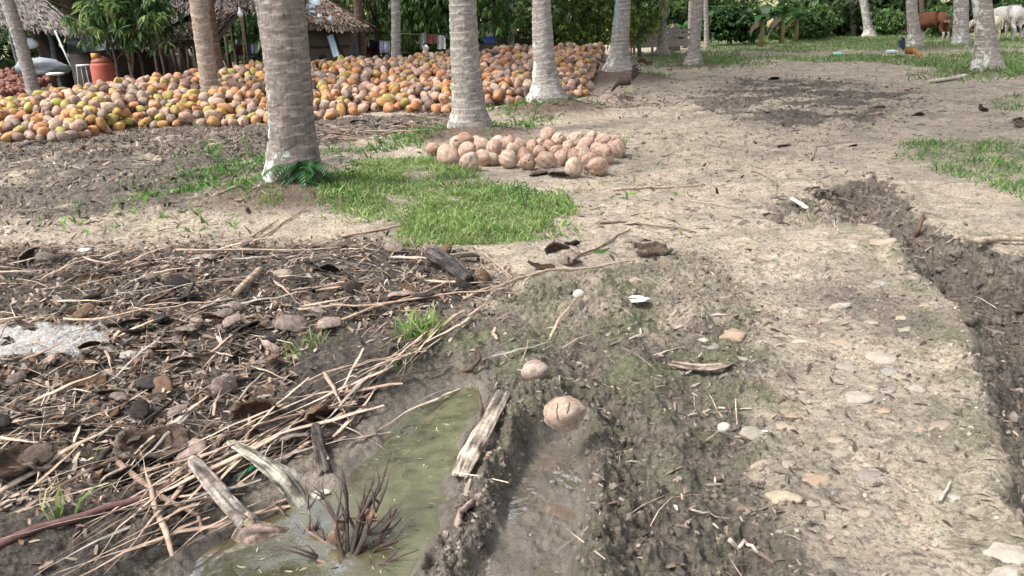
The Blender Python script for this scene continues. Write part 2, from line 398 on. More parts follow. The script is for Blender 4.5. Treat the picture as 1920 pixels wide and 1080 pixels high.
def inst(name, me, loc, rot, sc, label, cat, group=None, kind=None):
    o = bpy.data.objects.new(name, me); COL.objects.link(o); o.location = loc; o.rotation_euler = rot
    o.scale = (sc,)*3 if not hasattr(sc, '__len__') else sc
    return tag(o, label, cat, group, kind)
def frame(d):
    d = Vector(d).normalized(); a = Vector((0, 0, 1)) if abs(d.z) < .9 else Vector((1, 0, 0))
    x = d.cross(a).normalized(); return x, x.cross(d).normalized()
def tube(mb, pts, rad, n=8, mi=0, cap=True, wob=0, seed=0, col=None, flat=1.0):
    pts = [Vector(p) for p in pts]; vs = []; fs = []
    if not hasattr(rad, '__len__'): rad = [rad]*len(pts)
    x = None
    for i, p in enumerate(pts):
        d = (pts[min(i+1, len(pts)-1)]-pts[max(i-1, 0)])
        if x is None: x, y = frame(d)
        else:
            d.normalize(); x = (x-d*x.dot(d)).normalized(); y = d.cross(x)*-1
        for k in range(n):
            a = 2*math.pi*k/n; r = rad[i]
            if wob: r *= 1+wob*mnoise.noise(Vector((math.cos(a)*1.3+seed*7, math.sin(a)*1.3, i*.6)))
            vs.append(p+x*math.cos(a)*r+y*math.sin(a)*r*flat)
    m = len(pts)
    for i in range(m-1):
        for k in range(n):
            a = i*n+k; b = i*n+(k+1) % n; fs.append((a, b, b+n, a+n))
    if cap: fs.append(tuple(range(n))[::-1]); fs.append(tuple((m-1)*n+k for k in range(n)))
    mb.add(vs, fs, mi, col)
def logtube(mb, pts, rad, col, n=30, flat=1.0, seed=0, rag=.5, groove=.09):
    """grained wood: grooves run along the length, ends are splintered"""
    pts = [Vector(p) for p in pts]; m = len(pts); x = None; rows = []; cs = []
    for i, p in enumerate(pts):
        d = (pts[min(i+1, m-1)]-pts[max(i-1, 0)]).normalized()
        if x is None:
            x = d.cross(Vector((0, 0, 1))).normalized()
        x = (x-d*x.dot(d)).normalized(); y = x.cross(d)
        for k in range(n):
            a = 2*math.pi*k/n; g = mnoise.noise(Vector((math.cos(a)*4.5+seed, math.sin(a)*4.5, i*.10)))+.6*mnoise.noise(Vector((math.cos(a)*11, math.sin(a)*11+seed, i*.16)))
            b = mnoise.noise(Vector((math.cos(a)*1.2, math.sin(a)*1.2+seed, i*.35)))
            r = rad[i]*(1+groove*g+.16*b); q = p+x*math.cos(a)*r+y*math.sin(a)*r*flat
            if i in (0, m-1): q += d*(rad[i]*rag*mnoise.noise(Vector((math.cos(a)*3, math.sin(a)*3, seed+i)))*1.6)
            rows.append(q); c = max(.25, .9+.75*g+.5*b); st = mnoise.noise(Vector((math.cos(a)*1.6, math.sin(a)*1.6+seed*2, i*.28+9)))
            cc = tuple(v*c for v in col) if st < .18 else tuple(v*c*.38 for v in col); cs.append(cc)
    fs = [(i*n+k, i*n+(k+1) % n, (i+1)*n+(k+1) % n, (i+1)*n+k) for i in range(m-1) for k in range(n)]
    o = m*n; rows += [pts[0]+(pts[1]-pts[0]).normalized()*rad[0]*.4, pts[-1]-(pts[-1]-pts[-2]).normalized()*rad[-1]*.4]; dk = tuple(v*.45 for v in col); cs += [dk, dk]
    fs += [(o, (k+1) % n, k) for k in range(n)]+[(o+1, (m-1)*n+k, (m-1)*n+(k+1) % n) for k in range(n)]
    mb.add(rows, fs, 0, cs)
def box(mb, c, sz, rot=(0,0,0), mi=0, col=None):
    M = Euler(rot).to_matrix(); c = Vector(c); vs = []
    for z in (-.5, .5):
        for a, b in ((-.5,-.5),(.5,-.5),(.5,.5),(-.5,.5)): vs.append(c+M @ Vector((a*sz[0], b*sz[1], z*sz[2])))
    mb.add(vs, [(3,2,1,0),(4,5,6,7),(0,1,5,4),(1,2,6,5),(2,3,7,6),(3,0,4,7)], mi, col)
def bar(mb, a, b, w, t, mi=0, col=None, up=None):
    a = Vector(a); b = Vector(b); d = (b-a).normalized(); u = Vector(up) if up else (Vector((0,0,1)) if abs(d.z) < .9 else Vector((0,1,0)))
    x = d.cross(u).normalized(); y = x.cross(d); vs = []
    for p in (a, b):
        for i, j in ((-1,-1),(1,-1),(1,1),(-1,1)): vs.append(p+x*i*w/2+y*j*t/2)
    mb.add(vs, [(3,2,1,0),(4,5,6,7),(0,1,5,4),(1,2,6,5),(2,3,7,6),(3,0,4,7)], mi, col)
def blob(mb, c, r, nu=12, nv=8, wob=.1, seed=0, mi=0, col=None, rot=None, fr=1.3):
    """noisy ellipsoid"""
    r = Vector(r) if hasattr(r, '__len__') else Vector((r, r, r)); M = Euler(rot).to_matrix() if rot else Matrix.Identity(3)
    c = Vector(c); vs = []; fs = []
    def pt(t, p):
        d = Vector((math.sin(t)*math.cos(p), math.sin(t)*math.sin(p), math.cos(t)))
        k = 1+wob*mnoise.noise(d*fr+Vector((seed*3.7, seed, 0)))+wob*.5*mnoise.noise(d*fr*2.3+Vector((seed, 9, 0)))
        return c+M @ Vector((d.x*r.x*k, d.y*r.y*k, d.z*r.z*k))
    vs.append(pt(0, 0))
    for i in range(1, nv):
        for k in range(nu): vs.append(pt(math.pi*i/nv, 2*math.pi*k/nu))
    vs.append(pt(math.pi, 0)); L = len(vs)-1
    for k in range(nu):
        fs.append((0, 1+k, 1+(k+1) % nu)); fs.append((L, L-nu+(k+1) % nu, L-nu+k))
        for i in range(nv-2):
            a = 1+i*nu+k; b = 1+i*nu+(k+1) % nu; fs.append((a, a+nu, b+nu, b))
    mb.add(vs, fs, mi, col)
def skin(name, joints, edges, mat, parent=None, lvl=2, root=0):
    me = bpy.data.meshes.new(name); me.from_pydata([j[:3] for j in joints], edges, [])
    o = bpy.data.objects.new(name, me); COL.objects.link(o)
    md = o.modifiers.new('skin', 'SKIN'); md.use_smooth_shade = True
    for i, j in enumerate(joints):
        sv = me.skin_vertices[0].data[i]; r = j[3]; sv.radius = (r, r) if not hasattr(r, '__len__') else r; sv.use_root = (i == root)
    o.modifiers.new('sub', 'SUBSURF').levels = lvl; o.modifiers['sub'].render_levels = lvl
    dg = bpy.context.evaluated_depsgraph_get(); m2 = bpy.data.meshes.new_from_object(o.evaluated_get(dg))
    o.modifiers.clear(); o.data = m2; m2.name = name
    m2.materials.clear()
    for k in (mat if isinstance(mat, (list, tuple)) else [mat]): m2.materials.append(k)
    m2.polygons.foreach_set('use_smooth', [True]*len(m2.polygons))
    if parent: o.parent = parent
    return o
# ---------------- materials
def mat_attr(name, rough=.75, nsc=30, namp=.45, bump=.004, bsc=60, spec=.3, dark=(.5,.45,.4), blotch=None, stretch=(1,1,1)):
    """albedo = painted-in vertex tint times noise"""
    m, nt, b = new_mat(name); N = NB(nt); v = N.coord('Object', stretch)
    at = N.attr('col').outputs['Color']
    f = N.ramp(N.noise(v, nsc, 5, .62), [(.3, 0), (.65, 1)])
    c = N.mix(1.0, at, N.mix(f, (1-namp, (1-namp)*.97, (1-namp)*.93), (1, 1, 1)), 'MULTIPLY')
    if blotch:
        oi = N.n('ObjectInfo'); vv = N.n('VectorMath', _operation='ADD'); N.l(v, vv.inputs[0])
        cx = N.n('CombineXYZ'); N.l(N.math('MULTIPLY', oi.outputs['Random'], 40), cx.inputs[0]); N.l(cx.outputs[0], vv.inputs[1])
        c = N.mix(N.ramp(N.noise(vv.outputs[0], blotch[1], 5, .7), [(blotch[2], 0), (blotch[2]+.12, 1)]), c, blotch[0])
    N.l(c, b.inputs['Base Color']); b.inputs['Roughness'].default_value = rough; b.inputs['Specular IOR Level'].default_value = spec
    N.l(N.bump(N.noise(v, bsc, 5, .65), bump), b.inputs['Normal']); return m
M_NUT = mat_attr('coconut_rind', .65, 2.2, .4, .006, 5, .25, blotch=((.17, .10, .075), 1.9, .55))
M_DRYNUT = mat_attr('dry_husk_rind', .85, 3, .35, .008, 6, .12, blotch=((.34, .21, .15), .8, .62), stretch=(3, 3, .6))
M_HUSK = mat_attr('husk_shell', .85, 25, .55, .010, 60, .2, blotch=((.045, .036, .03), 12, .62))
M_FIBRE = mat_attr('husk_fibre', .95, 60, .7, .016, 120, .1)
M_STRIP = mat_attr('dry_leaf', .7, 18, .5, .003, 90, .25, stretch=(1, 1, 1))
M_WOOD = mat_attr('weathered_wood', .85, 24, .68, .014, 50, .2, blotch=((.10, .08, .065), 7, .62))
M_STONE = mat_attr('stone', .8, 16, .35, .006, 50, .3)
M_LEAF = mat_attr('leaf', .45, 3, .45, .0, 10, .4)
M_GRASS = mat_attr('grass_blade', .55, 3, .3, .0, 10, .3)
for mm in (M_LEAF, M_GRASS):   # thin leaves let light through
    nt = mm.node_tree; b = nt.nodes['Principled BSDF']; N = NB(nt); tr = N.n('BsdfTranslucent'); mx = N.n('MixShader'); mx.inputs[0].default_value = .45
    src = b.inputs['Base Color'].links[0].from_socket; N.l(src, tr.inputs[0]); out = nt.nodes['Material Output']
    N.l(b.outputs[0], mx.inputs[1]); N.l(tr.outputs[0], mx.inputs[2]); N.l(mx.outputs[0], out.inputs[0])
M_PLAIN = mat_attr('painted', .6, 8, .25, .002, 40, .3)
M_CLOTH = mat_attr('cloth', .9, 8, .3, .01, 14, .1)
M_HIDE = mat_attr('hide', .8, 12, .3, .01, 30, .15)
M_THATCH = mat_noisy('thatch', (.30, .225, .18), (.10, .07, .055), 9, .95, .05, 22, c3=(.42, .35, .30), stretch=(1, 1, 3), spec=.1)
M_TWIG = mat_attr('twig', .85, 40, .5, .004, 80, .15)

# ---------------- coconuts
def coconut_mesh(name, col, tip, shape, seed, nu=16, nv=11, mat=None, grooves=0, cap=True):
    mb = MB(); r = 1.0; vs = []; cs = []; fs = []; rg = random.Random(seed)
    el = shape; tri = rg.uniform(.04, .12)
    def pt(t, p):
        d = Vector((math.sin(t)*math.cos(p), math.sin(t)*math.sin(p), math.cos(t)))
        k = 1+tri*math.cos(3*p)*math.sin(t)+(.08 if grooves else .15)*mnoise.noise(d*1.5+Vector((seed*2.1, 0, 5)))+.05*mnoise.noise(d*3.5+Vector((seed*1.1, 7, 5)))
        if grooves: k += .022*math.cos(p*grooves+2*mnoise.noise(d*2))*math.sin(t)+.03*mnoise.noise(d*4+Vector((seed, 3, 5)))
        z = d.z*el*k
        if z > .6*el: z += (z-.6*el)*.35
        q = Vector((d.x*k, d.y*k, z)); n = mnoise.noise(d*1.2+Vector((seed*5.3, 1, 2)))*1.6+.5
        n = min(1, max(0, n)); c = tuple(a*(1-n)+b*n for a, b in zip(col, tip))
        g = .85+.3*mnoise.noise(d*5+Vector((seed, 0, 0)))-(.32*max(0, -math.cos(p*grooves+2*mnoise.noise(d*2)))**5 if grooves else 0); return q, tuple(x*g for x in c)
    q, c = pt(0, 0); vs.append(q); cs.append(c)
    for i in range(1, nv):
        for k in range(nu):
            q, c = pt(math.pi*i/nv, 2*math.pi*k/nu); vs.append(q); cs.append(c)
    q, c = pt(math.pi, 0); vs.append(q); cs.append(c); L = len(vs)-1
    for k in range(nu):
        fs.append((0, 1+k, 1+(k+1) % nu)); fs.append((L, L-nu+(k+1) % nu, L-nu+k))
        for i in range(nv-2):
            a = 1+i*nu+k; b = 1+i*nu+(k+1) % nu; fs.append((a, a+nu, b+nu, b))
    mb.add(vs, fs, 0, cs)
    if cap:   # dried stem cap
        for j in range(4):
            a = j*1.57+seed; mb.add([(0,0,-el*1.03),(math.cos(a)*.34,math.sin(a)*.34,-el*.97),(math.cos(a+.8)*.42,math.sin(a+.8)*.42,-el*.94),(math.cos(a+1.4)*.3,math.sin(a+1.4)*.3,-el*1.0)], [(0,1,2,3)], 0, (.16,.11,.075))
    return mb, mb.mesh(name, mat or M_NUT)
NC = [('orange-brown', (.56,.23,.085), (.60,.34,.19)), ('yellow', (.52,.36,.10), (.54,.28,.12)), ('yellow-green', (.38,.37,.09), (.48,.36,.13)),
      ('grey-brown', (.27,.20,.165), (.40,.31,.25)), ('dusty pink', (.52,.32,.235), (.60,.42,.33)), ('dark brown', (.15,.09,.075), (.28,.18,.15)), ('pale tan', (.48,.36,.25), (.58,.46,.35))]
NUTS = [[coconut_mesh('coconut', c[1], c[2], 1.0+.14*s, 10*i+s, 14, 9) for s in range(3)] for i, c in enumerate(NC)]
# ballistic packing of the heap surface
rg = random.Random(3); cell = {}; placed = []
cand = []
while len(cand) < 24000:
    x = rg.uniform(-18.5, 3.6); y = rg.uniform(11, 26)
    yf = np.interp(x, HX, HY)-.1; yc = max(np.interp(x, CX, CY), yf+1.2)
    if y < yf or y > yc+1.3 or abs(x) > .72*y+.8: continue
    cand.append((x, y))
ca = np.array(cand); tg = heap_h(ca[:, 0], ca[:, 1]); gh = height(ca[:, 0], ca[:, 1], False)
TRK_HOLES = [(W(540,320,9).x, 8.4, .5)]
for (x, y), t, g0 in zip(cand, tg, gh):
    r = rg.uniform(.082, .103) if rg.random() < .8 else rg.uniform(.066, .085)
    base = g0+max(0, t-.26)+r*.8; z = base; gx, gy = int(x//.25), int(y//.25)
    for i in (-1, 0, 1):
        for j in (-1, 0, 1):
            for (qx, qy, qz, qr) in cell.get((gx+i, gy+j), ()):
                dd = (x-qx)**2+(y-qy)**2; s = (r+qr)*.93
                if dd < s*s: z = max(z, qz+math.sqrt(s*s-dd)*.9)
    if z > g0+t+r*.9+.02: continue
    cell.setdefault((gx, gy), []).append((x, y, z, r)); placed.append((x, y, z, r))
print('heap coconuts', len(placed))
# ---------------- palms: trunk > bark rings, crown of fronds
def bark_mat(name, c1, c2, lich, lth, stripe=None):
    m, nt, b = new_mat(name); N = NB(nt); v = N.coord('Object'); vz = N.coord('Object', (1, 1, 5.0)); vv = N.coord('Object', (7, 7, 1.6))
    f = N.ramp(N.noise(vz, 4, 6, .65), [(.3, 0), (.7, 1)])
    c = N.mix(f, c1, c2)
    crack = N.noise(vv, 5, 5, .7)
    c = N.mix(N.ramp(crack, [(.33, .7), (.46, 0)]), c, tuple(x*.42 for x in c1))
    c = N.mix(N.ramp(N.noise(v, 16, 6, .7), [(.52, 0), (.72, .6)]), c, tuple(min(.8, x*1.5) for x in c2))
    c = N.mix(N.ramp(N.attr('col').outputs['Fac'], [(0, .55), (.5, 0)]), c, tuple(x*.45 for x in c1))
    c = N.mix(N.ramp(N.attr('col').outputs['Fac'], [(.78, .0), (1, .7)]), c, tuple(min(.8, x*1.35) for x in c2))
    pos = N.n('SeparateXYZ'); N.l(v, pos.inputs[0])
    # lichen and lime patches sit mostly low down and on the left side of the trunk
    side = N.math('ADD', N.math('MULTIPLY', pos.outputs[0], -.42), N.math('MULTIPLY', N.math('MINIMUM', pos.outputs[2], 1.6), -.07))
    ln = N.math('ADD', N.noise(v, 7, 7, .7), side)
    c = N.mix(N.ramp(ln, [(lth, 0), (lth+.05, 1)]), c, lich)
    ln2 = N.noise(v, 3.1, 7, .75); c = N.mix(N.ramp(ln2, [(.63, 0), (.69, .7)]), c, (.36, .38, .24))
    if stripe:
        c = N.mix(N.ramp(N.math('ADD', N.math('MULTIPLY', pos.outputs[0], -1.6), N.math('MULTIPLY', N.noise(v, 5, 4), .5)), [(stripe[1], 0), (stripe[1]+.05, 1)]), c, stripe[0])
    N.l(c, b.inputs['Base Color']); b.inputs['Roughness'].default_value = .9; b.inputs['Specular IOR Level'].default_value = .15
    N.l(N.bump(crack, .02, .8, N.bump(N.noise(v, 30, 6, .7), .016, .9)), b.inputs['Normal']); return m
B_BROWN = bark_mat('bark_brown', (.125, .105, .095), (.26, .22, .198), (.50, .58, .50), .545)
B_PALE = bark_mat('bark_pale', (.155, .14, .125), (.325, .292, .262), (.50, .52, .47), .62)
B_GREY = bark_mat('bark_grey', (.175, .16, .145), (.34, .315, .29), (.50, .51, .47), .585)
B_ORANGE = bark_mat('bark_orange', (.20, .15, .12), (.35, .29, .24), (.50, .46, .40), .57, ((.46, .25, .10), .40))
B_DARK = bark_mat('bark_dark', (.075, .05, .04), (.17, .115, .09), (.3, .24, .2), .78)
M_FROND = mat_attr('palm_leaflet', .5, 3, .4, .0, 10, .35)
def frond_mesh(L, n, seed, droop=1.0):
    rg = random.Random(seed); mb = MB(); pts = []
    for i in range(11):
        t = i/10; pts.append(Vector((L*t*(1-.18*t*droop), 0, L*(.42*t-.75*droop*t*t))))
    tube(mb, pts, [.035*(1-.85*i/10) for i in range(11)], 5, 0, col=(.20,.22,.07))
    for i in range(n):
        t = .14+.86*i/n; k = t*10; a = int(min(k, 9)); p = pts[a].lerp(pts[a+1], k-a); d = (pts[a+1]-pts[a]).normalized()
        ll = (1.0 if t < .75 else 1.0-(t-.75)*2.6)*.85*rg.uniform(.8, 1.1)
        for s in (-1, 1):
            o = (Vector((0, s, 0))*.85+d*.55+Vector((0, 0, -.25))).normalized(); dn = Vector((0, 0, -1)); w_ = .022
            q = p+o*ll*.55; q2 = p+o*ll*.9+dn*ll*.35; x = d*w_*1.3
            g = rg.uniform(.7, 1.25); cc = (.075*g, .125*g, .03*g)
            mb.add([p-x, p+x, q+x, q-x, q2], [(0,1,2,3),(3,2,4)], 0, cc)
    return mb.mesh('frond', M_FROND, False)
FR = [frond_mesh(4.6, 46, s, 1.0+.25*s) for s in range(2)]
FRC = frond_mesh(2.6, 34, 9, 1.15)
def crown(parent, top, n, seed, scale=1.0):
    rg = random.Random(seed); vs = []
    mbv = []; me0 = FR[seed % 2]; co = np.empty(len(me0.vertices)*3, np.float32); me0.vertices.foreach_get('co', co); co = co.reshape(-1, 3)
    fs = [tuple(p.vertices) for p in me0.polygons]; cl = np.empty(len(co)*4, np.float32); me0.color_attributes['col'].data.foreach_get('color', cl); cl = cl.reshape(-1, 4)[:, :3]
    V = []; F_ = []; C_ = []
    for i in range(n):
        el = rg.uniform(-.7, .9); M = np.array((Matrix.Rotation(i*2.399+rg.uniform(-.2,.2), 3, 'Z') @ Matrix.Rotation(-el, 3, 'Y')))*scale*rg.uniform(.85, 1.1)
        off = len(V)*len(co); V.append(co @ M.T+np.array(top)); F_ += [tuple(j+off for j in f) for f in fs]; C_.append(cl*rg.uniform(.6, 1.1))
    me = bpy.data.meshes.new('crown'); me.from_pydata(np.concatenate(V).tolist(), [], F_); me.materials.append(M_FROND)
    a = me.color_attributes.new('col', 'FLOAT_COLOR', 'POINT'); d = np.ones((sum(map(len, V)), 4), np.float32); d[:, :3] = np.concatenate(C_); a.data.foreach_set('color', d.ravel())
    o = bpy.data.objects.new('crown', me); COL.objects.link(o); o.parent = parent; return o
def palm(label, base, top_px, w0, w1, wf, mat, H=8.5, seed=0, nseg=30, ringsp=.10, flare_h=.33, sunk=.12, ncr=20):
    """base: px of the foot (x, y) or world point; top_px: x where the trunk leaves the photo at y=0; w0,w1,wf widths in px at top, mid-low, foot"""
    rg = random.Random(seed); B = Vector(base); T = W(top_px, 0, B.y); d0 = depth(B+Vector((0,0,.8))); k = d0/FPX/2
    lean = (T-B); lean = lean/lean.z
    t = thing('coconut_palm', label, 'palm tree', B, 0, 'coconut palms of the grove')
    mb = MB(); zs = []; z = -sunk
    while z < H: zs.append(z); z += .021 if z < 3.0 else .12
    vs = []; cs = []; n = nseg
    for z in zs:
        zz = max(z, 0); r = (w1+(w0-w1)*min(1, zz/max(.6, lean.length*0+T.z-B.z)))*k
        if zz > 2.2: r *= max(.62, 1-(zz-2.2)*.05)
        fl = (wf-w1)*k*math.exp(-(zz/flare_h)**1.2*1.6) if wf > w1 else 0
        cx = lean.x*zz if zz < 3 else lean.x*3+(zz-3)*lean.x*.6; cx += .02*math.sin(zz*1.7+seed)
        for i in range(n):
            a = 2*math.pi*i/n; ca, sa = math.cos(a), math.sin(a)
            ph = z+.05*mnoise.noise(Vector((0, seed*3.1, z*3.7)))+.035*mnoise.noise(Vector((ca*1.2+seed, sa*1.2, z*.9)))+.028*math.cos(a+seed)
            u = (ph/ringsp) % 1.0; step = (u**3)*.5-.25*math.exp(-((u-.04)/.05)**2)
            nz = mnoise.noise(Vector((ca*1.7, sa*1.7, z*2.2+seed*9)))
            rt = fl*(1+.35*mnoise.noise(Vector((ca*3, sa*3, seed*3.3))))+(.025*mnoise.noise(Vector((ca*5, sa*5, z*6+seed))) if zz < .5 else 0)
            R_ = r*(1+.045*nz)+rt+.014*step+.009*mnoise.noise(Vector((ca*6, sa*6, z*9)))
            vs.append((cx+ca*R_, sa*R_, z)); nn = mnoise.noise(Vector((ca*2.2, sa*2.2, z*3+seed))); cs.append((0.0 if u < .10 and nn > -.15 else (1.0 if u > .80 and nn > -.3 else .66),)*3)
    m = len(zs); fs = [(i*n+j, i*n+(j+1) % n, (i+1)*n+(j+1) % n, (i+1)*n+j) for i in range(m-1) for j in range(n)]
    fs.append(tuple((m-1)*n+j for j in range(n))); mb.add(vs, fs, 0, cs)
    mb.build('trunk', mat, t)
    crown(t, (cx, 0, H-.1), ncr, seed)
    return t
def foot(px, py, h=0.0):
    q = P(px, py, h)
    return Vector((q.x, q.y, gz(q.x, q.y)))
PALMS = [
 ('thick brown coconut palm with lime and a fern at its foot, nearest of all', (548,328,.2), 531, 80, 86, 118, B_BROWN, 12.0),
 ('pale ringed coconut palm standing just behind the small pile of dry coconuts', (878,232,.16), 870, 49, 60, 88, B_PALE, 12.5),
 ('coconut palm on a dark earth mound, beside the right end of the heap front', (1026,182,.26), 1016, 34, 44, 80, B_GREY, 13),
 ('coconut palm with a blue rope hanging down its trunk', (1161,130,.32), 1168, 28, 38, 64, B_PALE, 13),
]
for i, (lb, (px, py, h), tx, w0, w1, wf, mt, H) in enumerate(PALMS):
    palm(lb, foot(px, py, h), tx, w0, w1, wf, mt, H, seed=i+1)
def foot_y(px, Y):
    q = W(px, 100, Y); return Vector((q.x, Y, gz(q.x, Y)))
FARP = [
 ('orange-streaked palm trunk rising out of the heap in front of the thatched kitchen', foot_y(379,15.8), 375, 35, 33, 36, B_ORANGE, 12),
 ('dark reddish palm just right of and behind the orange-streaked palm', foot_y(404,17.6), 390, 22, 28, 34, B_DARK, 11),
 ('pale slim palm half hidden behind the left edge of the thickest palm', foot_y(510,16.5), 487, 20, 22, 26, B_PALE, 11),
 ('slim white-grey palm with black scars, behind the heap beside the washing line', foot_y(741,21.5), 740, 17, 20, 24, B_GREY, 11),
 ('leaning palm at the left edge, pale on one side, by the thatched shelter', foot_y(52,17.8), 12, 24, 25, 27, B_GREY, 11),
 ('dark palm trunk between the woven-wall hut and the washing', foot_y(676,24), 671, 18, 20, 24, B_DARK, 11),
 ('narrow grey-brown palm behind the heap, right of the second thick palm', foot_y(957,27), 957, 12, 14, 18, B_PALE, 11),
 ('palm in front of the middle of the wooden pen', foot(1241,101,.1), 1245, 14, 18, 30, B_PALE, 11),
 ('palm with spreading foot at the right end of the wooden pen', foot(1300,118,.12), 1311, 20, 23, 40, B_PALE, 11),
 ('pale palm standing behind the right end of the wooden pen', foot_y(1297,36), 1297, 14, 14, 16, B_GREY, 11),
 ('thin pale palm just right of the wooden pen', foot_y(1326,37), 1322, 9, 10, 13, B_GREY, 11),
 ('dark broad palm trunk left of a pair, behind the grass strip', foot_y(1580,46), 1572, 20, 22, 26, B_DARK, 11),
 ('straight brown palm, left one of the middle pair on the grass edge', foot_y(1597,45), 1596, 11, 12, 15, B_PALE, 11),
 ('palm with a white root spreading to the right, right one of the middle pair', foot_y(1628,44), 1619, 15, 18, 34, B_GREY, 11),
 ('palm standing at the head end of the brown cow', foot(1716,85,.15), 1710, 20, 25, 34, B_PALE, 11),
 ('thin dark palm close behind the trunk that hides the brown cow', foot_y(1731,42), 1727, 9, 10, 12, B_DARK, 11),
 ('stout grey palm between the brown cow and the white cows', foot(1803,82,.1), 1801, 27, 30, 34, B_GREY, 11),
 ('palm with a wide whitened foot, in front of the white cows', foot(1854,130,.12), 1839, 35, 42, 62, B_PALE, 11),
 ('thin dark palm far behind the white cows', foot_y(1878,52), 1876, 8, 9, 10, B_DARK, 11),
]
for i, (lb, b, tx, w0, w1, wf, mt, H) in enumerate(FARP):
    palm(lb, b, tx, w0*.95, w1*.93, wf, mt, H+2.2+(i*7 % 5)*.5, seed=20+i, nseg=18, ringsp=.14, sunk=.2, flare_h=.4, ncr=18)
# blue rope on the fourth palm
mb = MB(); a = W(1156, -30, foot(1161,130,.32).y-.30); pts = [a, W(1156,10,a.y-.02), W(1155,30,a.y-.03), W(1159,48,a.y-.04), W(1161,62,a.y-.05)]
tube(mb, pts, .012, 6, col=(.10,.36,.62)); tag(mb.build('rope', M_PLAIN), 'thin blue rope hanging down the side of a palm trunk', 'rope')

# ---------------- coconut heap: the 255 that show largest, one object each, the rest as stuff
def screen(p):
    q = CR.transposed() @ (Vector(p)-Vector((0,0,CAMZ))); return 960+FPX*q.x/-q.z, 540-FPX*q.y/-q.z
vis = []
tops = {}
for (x, y, z, r) in placed:
    zt = z-(heap_h(np.array([x]), np.array([y]))[0]+0)
    vis.append((math.hypot(x, y)-1.5*min(0, zt), x, y, z, r))
front = [v for v in vis if v[3] > float(height(np.array([v[1]]), np.array([v[2]]), False)[0])+float(heap_h(np.array([v[1]]), np.array([v[2]]))[0])-.10 and 0 < screen(v[1:4])[0] < 1920]
front.sort(key=lambda v: v[0]); ind = set((v[1], v[2]) for v in front[:255])
def pickcol(x, y, rg):
    t = min(1, max(0, (x+9)/9)); w_ = [.18+.18*t, .18-.07*t, .13-.08*t, .26-.10*t, .13+.22*t, .10, .12]
    n = mnoise.noise(Vector((x*.7, y*.9, 3)))
    if n > .2: w_[1] *= 2; w_[2] *= 1.8
    if n < -.2: w_[3] *= 2.2; w_[5] *= 1.6
    s = rg.random()*sum(w_)
    for i, q in enumerate(w_):
        s -= q
        if s <= 0: return i
    return 0
rg = random.Random(11); SV = []; SF = []; SCl = []; off = 0
NUTNP = {}
for i, row in enumerate(NUTS):
    for j, (mbx, me) in enumerate(row): NUTNP[i, j] = (np.array(mbx.v), mbx.f, np.array(mbx.c))
for (x, y, z, r) in placed:
    ci = pickcol(x, y, rg); s = rg.randrange(3); rot = Euler((rg.uniform(0, 6.3), rg.uniform(0, 6.3), rg.uniform(0, 6.3)))
    if (x, y) in ind:
        px, py = screen((x, y, z))
        where = 'in the front of the big heap, left of the thickest palm' if px < 540 else ('in the front of the big heap, between the two thick palms' if px < 875 else 'at the right end of the big heap front')
        inst('coconut', NUTS[ci][s][1], (x, y, z), rot, (r*.97, r*rg.uniform(.78, 1.0), r*rg.uniform(.88, 1.12)), '%s coconut lying %s' % (NC[ci][0], where), 'coconut', '%s coconuts %s' % (NC[ci][0], where))
    else:
        v, f, c = NUTNP[ci, s]; M = np.array(rot.to_matrix())*r*.97*np.array([1, rg.uniform(.78, 1.0), rg.uniform(.88, 1.12)])[None]
        SV.append(v @ M.T+np.array((x, y, z))); SF += [tuple(k+off for k in q) for q in f]; SCl.append(c*rg.uniform(.8, 1.15)); off += len(v)
me = bpy.data.meshes.new('coconut_heap'); me.from_pydata(np.concatenate(SV).tolist(), [], SF); me.materials.append(M_NUT)
me.polygons.foreach_set('use_smooth', [True]*len(SF))
a = me.color_attributes.new('col', 'FLOAT_COLOR', 'POINT'); d = np.ones((off, 4), np.float32); d[:, :3] = np.concatenate(SCl); a.data.foreach_set('color', d.ravel())
o = bpy.data.objects.new('coconut_heap', me); COL.objects.link(o)
tag(o, 'long heap of orange, yellow and grey coconuts, all behind the front row', 'coconuts', kind='stuff')
# dark earth core under the heap so that no gap shows through
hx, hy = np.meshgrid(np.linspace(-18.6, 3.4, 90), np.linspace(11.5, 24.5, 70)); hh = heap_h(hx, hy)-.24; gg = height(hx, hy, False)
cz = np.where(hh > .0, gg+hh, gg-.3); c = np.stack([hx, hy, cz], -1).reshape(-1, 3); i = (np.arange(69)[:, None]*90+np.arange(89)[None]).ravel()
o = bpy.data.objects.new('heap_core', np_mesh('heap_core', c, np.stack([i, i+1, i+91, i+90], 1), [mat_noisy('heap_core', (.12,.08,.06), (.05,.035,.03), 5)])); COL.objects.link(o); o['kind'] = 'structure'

# ---------------- the small pile of dry husked-looking coconuts in front (every one measured off the photograph)
DN = [('pinkish tan', (.52,.35,.27), (.62,.45,.36)), ('pale tan', (.56,.42,.32), (.64,.51,.41)), ('brown', (.40,.25,.18), (.52,.36,.27))]
DRY = [[coconut_mesh('dry_coconut', c[1], c[2], 1.02+.08*s, 70+10*i+s, 26, 18, M_DRYNUT, 9)[1] for s in range(3)] for i, c in enumerate(DN)]
